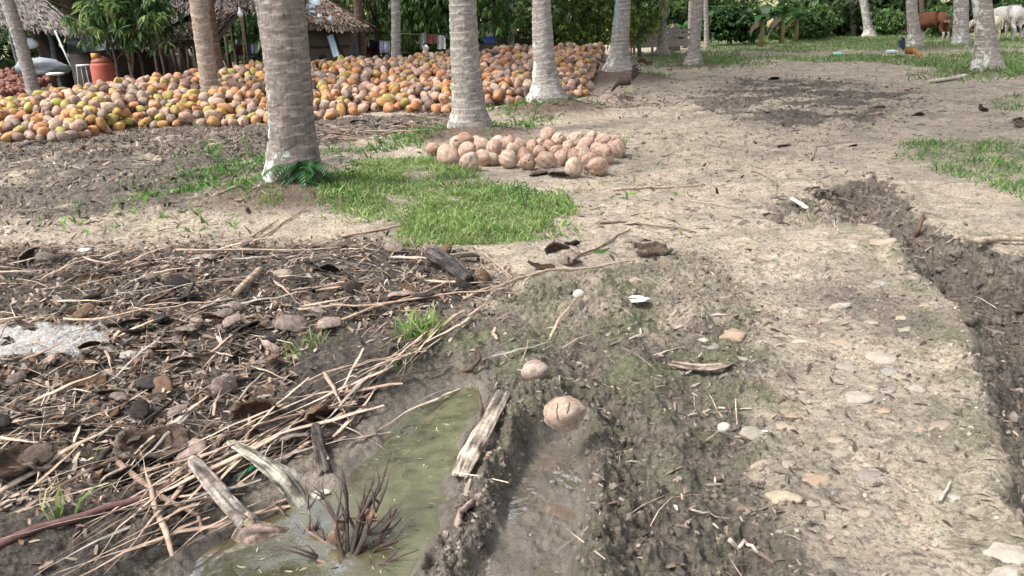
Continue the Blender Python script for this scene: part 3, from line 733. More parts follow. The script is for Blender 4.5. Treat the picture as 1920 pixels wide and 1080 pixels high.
# px centre x, y, diameter px, layer height (m)
PILE = [(812,280,27,0),(835,287,32,0),(858,268,30,.10),(872,262,30,.14),(843,296,40,0),(881,305,37,0),(908,295,32,0),(876,282,32,.05),(905,272,30,.08),(926,278,30,.05),
 (952,297,34,0),(934,268,24,.02),(955,268,26,.06),(962,282,28,.06),(985,292,30,0),(989,302,31,0),(1000,276,26,.04),(1024,300,35,0),(1012,285,26,.05),(1028,252,29,.15),
 (1048,264,30,.10),(1080,263,32,.12),(1098,272,30,.10),(1108,258,18,.12),(1130,266,28,.04),(1155,281,36,0),(1053,294,28,0),(1043,284,26,.05),(1079,295,28,0),(1075,316,34,0),
 (1105,300,32,.03),(1120,308,36,0),(1136,294,30,0),(1132,284,30,.06),(1088,284,24,.05),(1066,276,26,.07),(1012,270,22,.08),(1150,268,24,.03),(925,298,24,0),(1095,290,26,.06),
 (890,268,26,.06),(1030,274,26,.09),(1118,282,26,.06),(975,274,26,.05),(1060,288,24,.04)]
rg = random.Random(5); PP = []
for i, (px, py, dpx, h) in enumerate(PILE):
    q = P(px, py, h+.09); r = dpx/2*depth(q)/FPX
    q = P(px, py, h*1.0+r*.88); z = gz(q.x, q.y)+q.z
    ok = True; zz = q.z+gz(q.x, q.y)*.6
    ci = rg.choice([0, 0, 1, 1, 2]); PP.append((q.x, q.y, zz, r, ci))
for i, (x, y, z, r, ci) in enumerate(PP):
    px, py = screen((x, y, z)); front_ = PILE[i][3] < .02
    k = 'left' if px < 960 else 'right'
    lb = '%s dry coconut %s the small pile, %s half' % (DN[ci][0], 'at the rim of' if front_ else 'up inside', k)
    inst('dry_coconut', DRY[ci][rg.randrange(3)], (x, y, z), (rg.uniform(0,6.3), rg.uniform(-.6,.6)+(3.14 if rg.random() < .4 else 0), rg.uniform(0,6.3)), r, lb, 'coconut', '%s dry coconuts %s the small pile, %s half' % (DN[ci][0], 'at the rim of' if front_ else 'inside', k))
# ---------------- numpy instancing into one mesh (leaves, blades, chips)
def rotm(n, rg, tilt=None, yaw=None):
    yw = rg.uniform(0, 2*np.pi, n) if yaw is None else yaw; t = rg.uniform(0, np.pi, n) if tilt is None else tilt; r = rg.uniform(0, 2*np.pi, n) if tilt is None else rg.normal(0, .35, n)
    cz, sz, cy, sy, cx, sx = np.cos(yw), np.sin(yw), np.cos(t), np.sin(t), np.cos(r), np.sin(r)
    Z = np.zeros((n,3,3)); Z[:,0,0]=cz; Z[:,0,1]=-sz; Z[:,1,0]=sz; Z[:,1,1]=cz; Z[:,2,2]=1
    Y_ = np.zeros((n,3,3)); Y_[:,0,0]=cy; Y_[:,0,2]=sy; Y_[:,1,1]=1; Y_[:,2,0]=-sy; Y_[:,2,2]=cy
    X_ = np.zeros((n,3,3)); X_[:,0,0]=1; X_[:,1,1]=cx; X_[:,1,2]=-sx; X_[:,2,1]=sx; X_[:,2,2]=cx
    return Z @ Y_ @ X_
def cloud_mesh(name, tv, tf, pos, M, sc, col, mat, smooth=False, sel=None):
    """tv template verts (k,3), tf list of equal-length faces"""
    tv = np.array(tv, float); n = len(pos); k = len(tv)
    if np.ndim(sc) == 1: sc = sc[:, None, None]
    V = np.einsum('nij,nkj->nki', M, tv[None]*sc)+pos[:, None, :]
    F_ = (np.array(tf)[None]+(np.arange(n)*k)[:, None, None]); fl = F_.shape[2]; F_ = F_.reshape(-1, fl)
    me = bpy.data.meshes.new(name); me.vertices.add(n*k); me.vertices.foreach_set('co', V.astype(np.float32).ravel())
    me.loops.add(F_.size); me.loops.foreach_set('vertex_index', F_.astype(np.int32).ravel())
    me.polygons.add(len(F_)); me.polygons.foreach_set('loop_start', np.arange(0, F_.size, fl, dtype=np.int32))
    me.materials.append(mat); me.update(calc_edges=True)
    if smooth: me.polygons.foreach_set('use_smooth', np.ones(len(F_), bool))
    a = me.color_attributes.new('col', 'FLOAT_COLOR', 'POINT'); d = np.ones((n*k, 4), np.float32); d[:, :3] = np.repeat(col, k, 0); a.data.foreach_set('color', d.ravel())
    return me
LEAFV = [(0,0,0),(.35,.17,.03),(.35,-.17,.03),(.75,.12,-.06),(.75,-.12,-.06),(1,0,-.2),(.4,0,-.03),(.78,0,-.1)]
LEAFF = [(0,6,1),(0,2,6),(1,6,7),(1,7,3),(2,7,6),(2,4,7),(3,7,5),(4,5,7)]
LEAF4 = [(0,0,0),(.45,.2,.02),(1,0,-.22),(.45,-.2,.02)]; LEAF4F = [(0,3,1),(3,2,1)]
def whorls(rg, centers, radii, nwh, per, size, cols, wid=1.0, droop=.5, hollow=.45, full=True, zmin=None):
    """leaf whorls: positions, rotations, sizes, colours"""
    P_ = []; 
    cw = np.array([r[0]*r[1]*r[2] for r in radii])**.67; cw = cw/cw.sum()
    idx = rg.choice(len(centers), nwh, p=cw); C_ = np.array(centers)[idx]; Rr = np.array(radii)[idx]
    d = rg.normal(0, 1, (nwh, 3)); d /= np.linalg.norm(d, axis=1)[:, None]; q = (hollow+(1-hollow)*rg.random(nwh)**.6)[:, None]
    wc = C_+d*Rr*q*(1+.25*rg.normal(0, 1, (nwh, 1))*.6)
    if zmin is not None: wc = wc[wc[:, 2] > zmin]; nwh = len(wc)
    n = nwh*per; pos = np.repeat(wc, per, 0); yaw = np.tile(np.arange(per)*2*np.pi/per, nwh)+np.repeat(rg.uniform(0, 6, nwh), per)+rg.normal(0, .3, n)
    tl = droop+rg.normal(0, .4, n)+np.repeat(rg.normal(0, .25, nwh), per)
    M = rotm(n, rg, tl, yaw); s = size*rg.uniform(.6, 1.25, n); sc = np.stack([s, s*wid, s], 1)[:, None, :]
    cl = np.array(cols); ci = rg.choice(len(cl), nwh, p=None); col = np.repeat(cl[ci], per, 0)*rg.uniform(.6, 1.75, (n, 1))
    return pos, M, sc, col
def crown_part(parent, name, seed, centers, radii, nwh, per, size, cols, **kw):
    rg = np.random.default_rng(seed); big = kw.pop('big', False); off = np.array(parent.location) if parent else np.zeros(3)
    pos, M, sc, col = whorls(rg, centers, radii, nwh, per, size, cols, **kw)
    me = cloud_mesh(name, LEAFV if big else LEAF4, LEAFF if big else LEAF4F, pos-off, M, sc, col, M_LEAF)
    o = bpy.data.objects.new(name, me); COL.objects.link(o)
    if parent: o.parent = parent
    return o
G_DARK = [(.055,.10,.036),(.085,.15,.05),(.045,.085,.033)]; G_MID = [(.10,.20,.055),(.17,.29,.085),(.07,.13,.045)]
G_YEL = [(.23,.35,.08),(.34,.45,.11),(.15,.24,.06),(.09,.15,.045)]; G_MANGO = [(.08,.17,.065),(.18,.31,.11),(.055,.11,.045),(.26,.36,.12)]
def gzf(x, y): return float(height(np.array([x]), np.array([y]), False)[0])
def tree(name, label, cat, px, Y, trunks, lobes, nwh, per, size, cols, bark=None, seed=1, group=None, **kw):
    b = W(px, 80, Y); b.z = gzf(b.x, Y); t = thing(name, label, cat, b, 0, group); mb = MB(); s = Y/FPX
    for (x0, x1, r, top) in trunks:
        a = Vector(((x0-px)*s, 0, -.1)); e = Vector(((x1-px)*s, .1, top)); p = [a.lerp(e, i/7)+Vector((.05*mnoise.noise(Vector((i*.8, x0, 0))), .05*mnoise.noise(Vector((i*.8, x0, 9))), 0))*(i > 0) for i in range(8)]
        tube(mb, p, [r*(1.25-.6*i/7) for i in range(8)], 9, wob=.25, seed=x0, col=(.17,.13,.10))
        for k in range(5):   # limbs
            q = p[4+k//2]; an = k*2.4+x0; tube(mb, [q, q+Vector((math.cos(an)*.5, math.sin(an)*.5, .5)), q+Vector((math.cos(an)*1.2, math.sin(an)*1.1, .8))], [r*.45, r*.3, r*.12], 5, col=(.15,.12,.09))
    mb.build('trunk', bark or M_WOOD, t)
    C_ = []; R_ = []
    for (lx, ly, dy, rx, ry, rz) in lobes:
        c = W(lx, ly, Y+dy); C_.append(tuple(c)); R_.append((rx*s, ry, rz*s))
    up = kw.pop('up', None); crown_part(t, 'crown', seed, C_, R_, nwh, per, size, cols, **kw)
    if up: crown_part(t, 'upper_crown', seed+50, [(x, y, z) for x, y, z, r in up], [(r, r*.8, r*.75) for x, y, z, r in up], 1500, 6, .5, G_DARK+G_MID, droop=.5, hollow=.2)
    return t
tree('mango_tree', 'young mango tree with long drooping leaves above the red drum', 'tree', 232, 18.5, [(236,232,.035,2.0),(214,205,.03,1.8),(222,250,.025,1.6)],
     [(170,30,0,38,.6,34),(215,15,0,45,.7,40),(270,40,0,50,.7,38),(300,15,0,38,.6,30),(230,62,.2,50,.5,24),(200,-60,.3,80,1.2,50),(290,-70,.3,80,1.2,50),(165,55,0,18,.3,18)], 520, 8, .27, G_MANGO, seed=2, wid=.62, droop=.65, hollow=.3, big=True)
tree('broadleaf_tree', 'tall shade tree behind the huts at the left, with dark leaves', 'tree', 190, 30, [(150,140,.3,5.0)],
     [(40,0,0,90,1.5,50),(160,-30,0,130,2,60),(280,-10,0,110,2,50),(120,-160,0,200,3,100),(330,-140,0,200,3,100),(60,60,1,60,1,30)], 2600, 6, .26, G_DARK, seed=3, droop=.4)
tree('broadleaf_tree', 'leafy tree over the roof of the woven-wall hut', 'tree', 660, 26, [(640,645,.10,3.0),(702,706,.08,3.0)],
     [(620,5,0,40,.8,40),(668,25,0,36,.7,45),(700,0,0,50,.8,42),(720,45,0,28,.6,35),(650,-80,0,110,2,80),(760,-90,0,110,2,80)], 900, 6, .24, G_MANGO+[(.13,.16,.04)], seed=4, droop=.8, wid=.75, big=True, up=[(-6.5,28,7,2.6),(-4,29,9.5,2.8),(-7.5,30,11,3.0),(-2.5,30,6.5,2.4),(-3.4,27,5,2),(-9,29,8,2)])
tree('broadleaf_tree', 'dense green tree with large hanging leaves behind the washing, centre', 'tree', 830, 25, [(836,838,.07,2.4),(925,925,.06,2.4)],
     [(785,20,0,38,.8,45),(820,40,0,45,.8,42),(800,-5,0,70,1,40),(920,15,0,42,.8,42),(935,40,.5,30,.7,30),(880,-90,0,130,2,80),(790,60,.2,25,.5,22),(835,60,-.2,16,.4,22)], 1150, 6, .26, G_MID+[(.10,.20,.05)], seed=5, droop=.85, wid=.85, big=True, up=[(-1,27,8,2.8),(1.5,28,10.5,3),(-2.5,29,12.5,3),(0,30,15,3),(2.5,27,6,2.4),(-.5,26,5,2)])
tree('broadleaf_tree', 'light yellow-green tree hanging over the right end of the heap', 'tree', 1100, 30, [(1095,1092,.06,2.2),(1116,1125,.05,2.0)],
     [(1075,30,0,38,.9,42),(1110,55,0,48,.9,40),(1085,75,-.3,38,.7,24),(1140,20,0,40,.9,38),(1080,-60,0,110,2,70),(985,20,.5,28,.8,45)], 1900, 6, .17, G_YEL, seed=6, droop=.6)
tree('broadleaf_tree', 'yellow-green tree over the left end of the wooden pen', 'tree', 1205, 31, [(1200,1195,.07,2.4)],
     [(1195,15,0,34,.9,45),(1215,40,0,32,.9,30),(1190,60,0,22,.7,22),(1230,-60,0,100,2,70)], 1000, 6, .17, G_YEL, seed=7, droop=.6)
tree('bush', 'bright bush behind the black and white washing', 'bush', 712, 30, [(715,715,.04,.8)], [(705,65,0,32,.8,22),(730,75,0,25,.7,20),(700,50,0,20,.5,14)], 420, 6, .17, [(.20,.34,.05),(.28,.40,.08),(.12,.22,.04)], seed=8)
tree('bush', 'bright low bush behind the heap, right of the slim white-grey palm', 'bush', 775, 29, [(770,770,.04,.8)], [(765,78,0,28,.7,22),(790,85,0,32,.7,20)], 420, 6, .16, [(.18,.32,.05),(.10,.20,.04)], seed=9)
tree('bush', 'wide dark green bush right of the wooden pen', 'bush', 1375, 39, [(1370,1370,.06,.8)], [(1350,45,0,30,1,26),(1395,48,0,34,1,24),(1372,30,.5,34,1,20)], 800, 6, .32, [(.035,.085,.025),(.05,.12,.035)], seed=10, droop=.3, wid=1.2)
tree('bush', 'leafy bush between the bananas and the dark broad palm', 'bush', 1520, 42, [(1520,1520,.05,.6)], [(1500,45,0,26,1,24),(1535,38,0,28,1,28)], 520, 6, .27, G_MID, seed=11, droop=.2)
tree('bush', 'ferny bush right of the palm with the white root', 'bush', 1672, 44, [(1670,1670,.05,.6)], [(1660,38,0,26,1,24),(1685,45,0,24,1,20)], 620, 7, .26, G_MID, seed=12, wid=.6)
tree('bush', 'dark bush behind the back of the brown cow', 'bush', 1775, 40, [(1775,1775,.05,.6)], [(1760,35,0,22,1,24),(1785,48,0,20,1,22)], 520, 7, .28, G_MID, seed=13, wid=.6)
tree('bush', 'low shrub behind the white cows at the right edge', 'bush', 1905, 43, [(1905,1905,.05,.6)], [(1890,30,0,26,1,34),(1935,20,0,36,1,40)], 700, 6, .24, G_MID, seed=14)
# banana plants
def banana(label, px, Y, n, H, seed):
    b = W(px, 60, Y); b.z = gzf(b.x, Y); t = thing('banana_plant', label, 'banana plant', b, 0, 'banana plants at the edge of the grove'); rg = random.Random(seed)
    mb = MB(); tube(mb, [(0,0,-.1),(.03,0,.6),(0,.02,H*.55)], [.13,.10,.06], 9, col=(.22,.20,.09)); mb.build('stem', M_PLAIN, t); mb = MB()
    for i in range(n):
        an = i*2.4+rg.uniform(-.3,.3); L = rg.uniform(1.2, 1.8); pts = []; el = rg.uniform(.5, 1.25); c = rg.uniform(.7, 1.3); col = (.06*c,.15*c,.04*c)
        if i % 5 == 4: col = (.13,.09,.055); el = -.2; L *= .5
        for k in range(9):
            s = k/8; r = L*s; pts.append(Vector((math.cos(an)*r*math.cos(el)*(1-.1*s), math.sin(an)*r*math.cos(el), H*.5+L*(math.sin(el)*s-.65*s*s))))
        side = Vector((-math.sin(an), math.cos(an), 0)); vs = []; w_ = rg.uniform(.20, .30)
        for k, p in enumerate(pts):
            ww = w_*math.sin(math.pi*min(.98, max(.05, k/8))**.8)*(.8+.4*rg.random())
            vs += [p-side*ww-Vector((0,0,.25*ww)), p, p+side*ww-Vector((0,0,.25*ww))]
        fs = []
        for k in range(8): fs += [(3*k,3*k+1,3*k+4,3*k+3),(3*k+1,3*k+2,3*k+5,3*k+4)]
        mb.add(vs, fs, 0, col)
    mb.build('leaves', M_LEAF, t); return t
banana('banana plant with one upright leaf behind the pen', 1285, 38, 6, 1.7, 1)
banana('banana plant nearest the dark bush, with broad hanging leaves', 1428, 37, 9, 2.4, 2)
banana('thin banana plant with brown dead leaves, middle of the three', 1466, 39, 8, 2.6, 3)
banana('banana plant in front of the leafy bush, right one of three', 1492, 40, 7, 2.3, 4)
# low palm fronds hanging at the back
def frond_clump(label, px, Y, n, seed, z0=.3):
    b = W(px, 50, Y); b.z = gzf(b.x, Y); t = thing('young_palm', label, 'young palm', b, 0, 'young palms at the back'); rg = random.Random(seed)
    mb = MB(); tube(mb, [(0,0,-.1),(0,0,.5),(0,0,.9)], [.16,.14,.10], 8, col=(.16,.12,.08)); mb.build('trunk', M_WOOD, t)
    for i in range(n):
        o = bpy.data.objects.new('frond', FRC); COL.objects.link(o); o.parent = t; o.location = (0, 0, .8); o.rotation_euler = (rg.uniform(-.3,.3), -rg.uniform(.2, 1.1), i*2.4); o.scale = (rg.uniform(.8,1.2),)*3
for i, (px, Y, n) in enumerate([(1545,47,8),(1690,48,9),(1760,46,8),(1850,50,8),(1640,52,8)]):
    frond_clump(['young palm left of the dark broad palm','young palm filling the dark gap left of the brown cow','young palm above the back of the brown cow','young palm between stout grey palm and white cows','young palm far behind the pair of palms'][i], px, Y, n, 40+i)
# far wood: one dense mass nobody could count, open where the lit hillside shows
rg = np.random.default_rng(5); C_ = []; R_ = []
for x in np.arange(-46, 46, 2.2):
    for Yb, z0 in ((46, 1.0), (52, 3.0), (56, 6.5), (58, 10.0), (59, 13.0), (60, 17.0), (60, 21.0)):
        px = screen((x, Yb, 1.5))[0]
        if 1335 < px < 1445 and z0 < 6: continue
        C_.append((x+rg.uniform(-1,1), Yb+rg.uniform(-2,2)-(6 if x < -4 else 0)-(5 if x < -14 else 0), z0+rg.uniform(-.4,.6))); R_.append((2.0, 1.6, 2.2))
pos, M, sc, col = whorls(rg, C_, R_, 40000, 6, .62, G_DARK+[(.06,.12,.035)], droop=.4, hollow=.2)
o = bpy.data.objects.new('far_wood', cloud_mesh('far_wood', LEAF4, LEAF4F, pos, M, sc, col, M_LEAF)); COL.objects.link(o)
tag(o, 'dark wall of tropical trees closing off the back of the grove', 'forest', kind='stuff')
# hillside behind
hx, hy = np.meshgrid(np.linspace(-160, 160, 90), np.linspace(62, 190, 40)); hz = (hy-62)*.14*(1+.3*vn(hx*.03, hy*.03, 3))+.9*fbm(hx, hy, .12, 4, 77)-.4
c = np.stack([hx, hy, hz], -1).reshape(-1, 3); i = (np.arange(39)[:, None]*90+np.arange(89)[None]).ravel()
o = bpy.data.objects.new('hillside', np_mesh('hillside', c, np.stack([i, i+1, i+91, i+90], 1), [mat_noisy('hill_soil', (.34,.27,.16), (.14,.18,.06), .12, .95, .1, 2, c3=(.05,.09,.03))])); COL.objects.link(o); o['kind'] = 'structure'
tree('broadleaf_tree', 'small bare-stemmed tree in front of the sunlit hillside', 'tree', 1390, 58, [(1385,1380,.09,2.2),(1400,1410,.06,2.0)], [(1360,5,0,18,1,10),(1405,0,0,20,1,12)], 110, 6, .3, G_MID, seed=15)

# ---------------- huts
def thatch(parent, name, A, B, C, D, seed, n=900, col=(.27,.20,.16), fringe=True, nu=24, nv=10):
    """thatched roof panel: eave A-B, upper edge D-C, with strands laid down the slope"""
    rg = random.Random(seed); mb = MB(); A, B, C, D = map(Vector, (A, B, C, D)); up = (B-A).cross(D-A).normalized()
    if up.z < 0: up = -up
    def pt(u, v): return A.lerp(B, u).lerp(D.lerp(C, u), v)
    vs = []
    for s in (0, 1):
        for j in range(nv+1):
            for i in range(nu+1):
                u, v = i/nu, j/nv; p = pt(u, v)+up*(.05*mnoise.noise(Vector((u*9, v*5, seed)))-.12*s)
                if j == 0: p += (A-D).normalized()*.06*mnoise.noise(Vector((u*23, 0, seed)))
                vs.append(p)
    n1 = nu+1; o = n1*(nv+1); fs = []
    for j in range(nv):
        for i in range(nu): a = j*n1+i; fs += [(a, a+1, a+n1+1, a+n1), (a+o, a+n1+o, a+n1+1+o, a+1+o)]
    for i in range(nu): fs += [(i, i+o, i+1+o, i+1), (nv*n1+i, nv*n1+i+1, nv*n1+i+1+o, nv*n1+i+o)]
    for j in range(nv): fs += [(j*n1, j*n1+n1, j*n1+n1+o, j*n1+o), (j*n1+nu, j*n1+nu+o, (j+1)*n1+nu+o, (j+1)*n1+nu)]
    mb.add(vs, fs, 0, tuple(x*.6 for x in col))
    for k in range(n):
        u, v = rg.random(), rg.random(); p = pt(u, v)+up*.05; dn = (pt(u, 0)-pt(u, 1)).normalized(); sd = (B-A).normalized()
        if fringe and k % 4 == 0: p = pt(u, rg.uniform(0, .05)); dn = (dn+Vector((0, 0, -.8))).normalized()
        L = rg.uniform(.10, .26); w_ = rg.uniform(.012, .03); g = rg.uniform(.5, 1.5); d2 = (dn+sd*rg.uniform(-.25,.25)).normalized()
        mb.add([p-sd*w_, p+sd*w_, p+sd*w_*.6+d2*L+up*rg.uniform(0,.05), p-sd*w_*.6+d2*L], [(0,1,2,3)], 0, (col[0]*g, col[1]*g, col[2]*g))
    return mb.build(name, M_STRIP, parent, False)
def post(parent, a, b, r, col=(.10,.075,.055), name='post'):
    mb = MB(); a = Vector(a); b = Vector(b); tube(mb, [a.lerp(b, i/5)+Vector((.02*math.sin(i*2+a.x),0,0)) for i in range(6)], r, 7, wob=.2, seed=a.x, col=col); return mb.build(name, M_WOOD, parent)
M_WEAVE = mat_noisy('woven_bamboo', (.20,.165,.125), (.105,.08,.06), 14, .9, .02, 60, stretch=(1,1,6))
M_DWALL = mat_noisy('dark_board', (.085,.065,.05), (.04,.03,.025), 6, .9, .01, 30, stretch=(6,6,1))
M_TARP = mat_noisy('black_tarp', (.045,.05,.055), (.085,.09,.095), 5, .5, .02, 9)
M_METAL = mat_noisy('roof_sheet', (.28,.34,.38), (.20,.24,.27), 4, .45, .004, 20, spec=.5)
Z0 = Vector((0, 0, 0))
# shelter at the far left
t = thing('thatched_shelter', 'open shelter with grey palm thatch roof at the left edge', 'hut', Z0)
e1 = W(143,58,22); e0 = W(-60,36,22.5); apx = W(30,-42,24.3); apx2 = W(-140,-60,24.6)
thatch(t, 'roof', e0, e1, apx, apx2, 1, 1500, (.22,.19,.175)); e2 = e1+Vector((-1.9, 4.2, -.1))
thatch(t, 'roof', e1, e2, apx+Vector((-.01,.01,0)), apx, 2, 500, (.24,.20,.18))
for q in (W(92,60,23), W(-50,60,23), W(20,60,26)): post(t, (q.x, q.y, -.1), (q.x, q.y, q.z+.1), .06, (.16,.2,.22))
# black-roofed shed behind the drum
t = thing('shed', 'low shed with sagging black tarpaulin roof behind the red drum', 'hut', Z0)
A = W(128,100,23.5); B = W(292,84,23.5); C = W(300,50,26); D = W(120,55,26)
mb = MB(); vs = []; nu, nv = 16, 8
for j in range(nv+1):
    for i in range(nu+1):
        u, v = i/nu, j/nv; p = A.lerp(B, u).lerp(D.lerp(C, u), v); p.z -= .16*math.sin(math.pi*v)*(.6+.4*math.sin(u*9)); vs.append(p+Vector((0,0,.02*mnoise.noise(p*3))))
vs2 = [p-Vector((0,0,.02)) for p in vs]; o_ = len(vs); fs = []
for j in range(nv):
    for i in range(nu): a = j*(nu+1)+i; fs += [(a,a+1,a+nu+2,a+nu+1),(a+o_,a+nu+1+o_,a+nu+2+o_,a+1+o_)]
for i in range(nu): fs.append((i,i+o_,i+1+o_,i+1))
mb.add(vs+vs2, fs); mb.build('roof', M_TARP, t)
mb = MB(); q0 = W(130,98,24.2); q1 = W(168,98,24.2); box(mb, ((q0.x+q1.x)/2, 24.2, q0.z/2-.1), (q1.x-q0.x, .12, q0.z+.2)); mb.build('wall', mat_noisy('plank_wall', (.30,.27,.24), (.16,.14,.12), 5, .9, .02, 14, stretch=(1,1,5)), t)
mb = MB(); q1 = W(300,98,25.6); box(mb, ((q0.x+q1.x)/2, 25.7, .65), (q1.x-q0.x, .1, 1.5)); mb.build('back_wall', M_DWALL, t)
for px in (172,262,290): q = W(px,98,24); post(t, (q.x,24,-.1), (q.x,24,q.z+.05), .05)
# thatched kitchen, two roofs
t = thing('thatched_kitchen', 'open-sided kitchen hut with two brown thatch roofs and a grey metal sheet', 'hut', Z0)
thatch(t, 'lower_roof', W(268,84,19.8), W(404,74,19.6), W(449,17,20.4), W(352,24,22.5), 3, 1300, (.17,.125,.10))
thatch(t, 'upper_roof', W(298,32,21.2), W(508,10,20.6), W(530,-80,23.5), W(300,-95,23.5), 4, 1800, (.145,.115,.10), nu=30)
thatch(t, 'upper_roof', W(520,-80,23.6), W(295,-95,23.6), W(300,-96,23.5), W(530,-81,23.5), 4, 10, (.22,.165,.14))
mb = MB(); A, B, C, D = W(292,62,20.6), W(350,27,20.9), W(372,26,21.6), W(322,34,22.2)
vs = [A, B, C, D]; vs += [p-Vector((0,0,.03)) for p in vs]; mb.add(vs, [(0,1,2,3),(7,6,5,4),(0,4,5,1),(1,5,6,2),(2,6,7,3),(3,7,4,0)]); mb.build('metal_sheet', M_METAL, t, False)
for (px, y1, Yp) in ((289,84,20.4),(300,84,23),(322,82,24),(341,80,20.3),(362,78,24.2),(408,72,20.2),(487,14,21.2),(432,30,24),(455,20,25),(345,70,25)):
    q = W(px, y1, Yp); post(t, (q.x, Yp, -.1), (q.x, Yp, q.z-.02 if Yp < 22 else q.z+.3), .05 if px != 487 else .11, (.09,.065,.05) if px != 487 else (.16,.12,.095))
mb = MB(); q0 = W(300,90,24.6); q1 = W(430,90,24.6); box(mb, ((q0.x+q1.x)/2, 24.6, .35), (q1.x-q0.x, .08, .95))
for k in range(9):
    q = W(305+k*15, 90, 24.55); box(mb, (q.x, 24.55, .7), (.07, .05, 1.6))
mb.build('rail_wall', M_DWALL, t)
mb = MB(); q0 = W(340,84,21.5); q1 = W(400,84,21.5); box(mb, ((q0.x+q1.x)/2, 22, .55), (q1.x-q0.x, .7, .08)); box(mb, (q0.x+.1, 22, .25), (.08,.6,.6)); box(mb, (q1.x-.1, 22, .25), (.08,.6,.6)); mb.build('bench', M_DWALL, t)
# woven-wall hut
t = thing('woven_hut', 'small hut with woven bamboo wall and ragged thatch roof', 'hut', Z0)
q0 = W(520,60,22.6); q1 = W(652,60,22.6)
mb = MB(); box(mb, ((q0.x+q1.x)/2, 22.6, .70), (q1.x-q0.x, .07, 1.9)); mb.build('wall', M_WEAVE, t)
mb = MB(); box(mb, (q1.x+.005, 24.1, .66), (.07, 2.9, 1.8)); mb.build('side_wall', M_WEAVE, t)
mb = MB()
for py, hh in ((88,.06),(48,.05)): q = W(585, py, 22.5); box(mb, ((q0.x+q1.x)/2, 22.53, q.z), (q1.x-q0.x+.05, .05, hh))
q = W(642,60,22.5); bar(mb, (q.x-.25,22.52,1.4), (q.x+.12,22.52,.35), .05, .04); mb.build('batten', M_DWALL, t)
er = W(661,50,22.1); el = W(500,38,22.0); ar = W(602,-2,24.4); al = W(480,-30,24.4)
thatch(t, 'roof', el, er, ar, al, 6, 1400, (.23,.165,.135)); thatch(t, 'roof', er, er+Vector((.0,4.6,0)), ar+Vector((.02,0,0)), ar, 7, 400, (.2,.15,.12))
mb = MB(); rg_ = random.Random(4)
for (px, py, wpx) in ((572,28,22),(585,34,20),(600,41,16),(577,40,18),(620,44,12),(590,10,26),(582,22,24)):
    u = W(px, py, 22.25+(45-py)*.035); w_ = wpx*.0148; vs = [u+Vector((-w_/2,0,-.03)), u+Vector((w_/2,0,-.05)), u+Vector((w_/2-.08,.25,.14)), u+Vector((-w_/2+.05,.3,.16))]
    vs = [v+Vector((0,-.09,.05)) for v in vs]; vs += [v-Vector((0,0,.015)) for v in vs]; mb.add(vs, [(0,1,2,3),(7,6,5,4),(0,4,5,1),(1,5,6,2),(2,6,7,3),(3,7,4,0)], 0, (.55,.68,.74))
mb.build('roof_patch', M_PLAIN, t)
mb = MB(); q = W(640,92,22); 
# things round the huts
def drum():
    q = W(196,150,19.3); t = thing('drum', 'rust-red plastic drum with domed lid behind the heap', 'drum', (q.x, 19.3, gzf(q.x,19.3))); mb = MB(); s = 19.3/FPX; r = 20.5*s; H = W(196,117,19.3).z
    prof = [(r*.93,0),(r*.98,.05),(r*.98,H*.45),(r*1.0,H*.47),(r*.97,H*.5),(r*.96,H*.93),(r*.86,H*.99),(r*.3,H*1.0)]
    lathe(mb, prof, 24, (.37,.09,.06)); mb.build('body', M_PLAIN, t); mb = MB(); lathe(mb, [(r*.80,H*1.0-.01),(r*.82,H*1.0+.03),(r*.6,H+.10),(r*.25,H+.14),(.001,H+.145)], 24, (.30,.09,.065)); mb.build('lid', M_PLAIN, t)
def lathe(mb, prof, n=16, col=(1,1,1), mi=0, c=(0,0,0)):
    vs = []; fs = []; c = Vector(c)
    for r, z in prof:
        for k in range(n): a = 2*math.pi*k/n; vs.append(c+Vector((r*math.cos(a), r*math.sin(a), z)))
    for i in range(len(prof)-1):
        for k in range(n): a = i*n+k; b = i*n+(k+1) % n; fs.append((a, b, b+n, a+n))
    fs.append(tuple(range(n))[::-1]); fs.append(tuple((len(prof)-1)*n+k for k in range(n))); mb.add(vs, fs, mi, col)
drum()
q = W(161,150,19.6); gq = gzf(q.x,19.6); hs = W(161,122,19.6).z; t = thing('stool', 'small stool with white top and metal legs left of the drum', 'stool', (q.x,19.6,gq)); mb = MB(); lathe(mb, [(.14,hs-.03),(.155,hs-.02),(.155,hs),(.14,hs+.01)], 18, (.62,.66,.70)); mb.build('seat', M_PLAIN, t)
for a, b in ((-1,-1),(1,-1),(1,1),(-1,1)): mb = MB(); tube(mb, [(a*.10,b*.10,hs-.02),(a*.16,b*.16,0)], .012, 6, col=(.30,.32,.34)); mb.build('leg', M_PLAIN, t)
q = W(181,103,19.2); t = thing('hanging_planter', 'orange cut jerrycan planter with a small plant, above the drum', 'planter', q); mb = MB(); box(mb, (-.03,0,-.02), (.15,.12,.12)); mb.build('can', mat_noisy('orange_plastic', (.62,.32,.10), (.5,.25,.08), 6), t)
mb = MB(); tube(mb, [(0,0,-.10),(0,0,-q.z)], .02, 6, col=(.2,.16,.12)); mb.build('stake', M_WOOD, t); crown_part(t, 'plant', 3, [tuple(q+Vector((0,0,.18)))], [(.07,.07,.14)], 12, 5, .16, G_MID, droop=-.4, wid=.6)
mb = MB(); a = W(103,58,21.3); b = W(139,138,20.8); tube(mb, [a, a.lerp(b,.5), b], .022, 8, col=(.42,.50,.52)); tag(mb.build('pole', M_PLAIN), 'pale metal pole leaning against the shelter roof', 'pole')
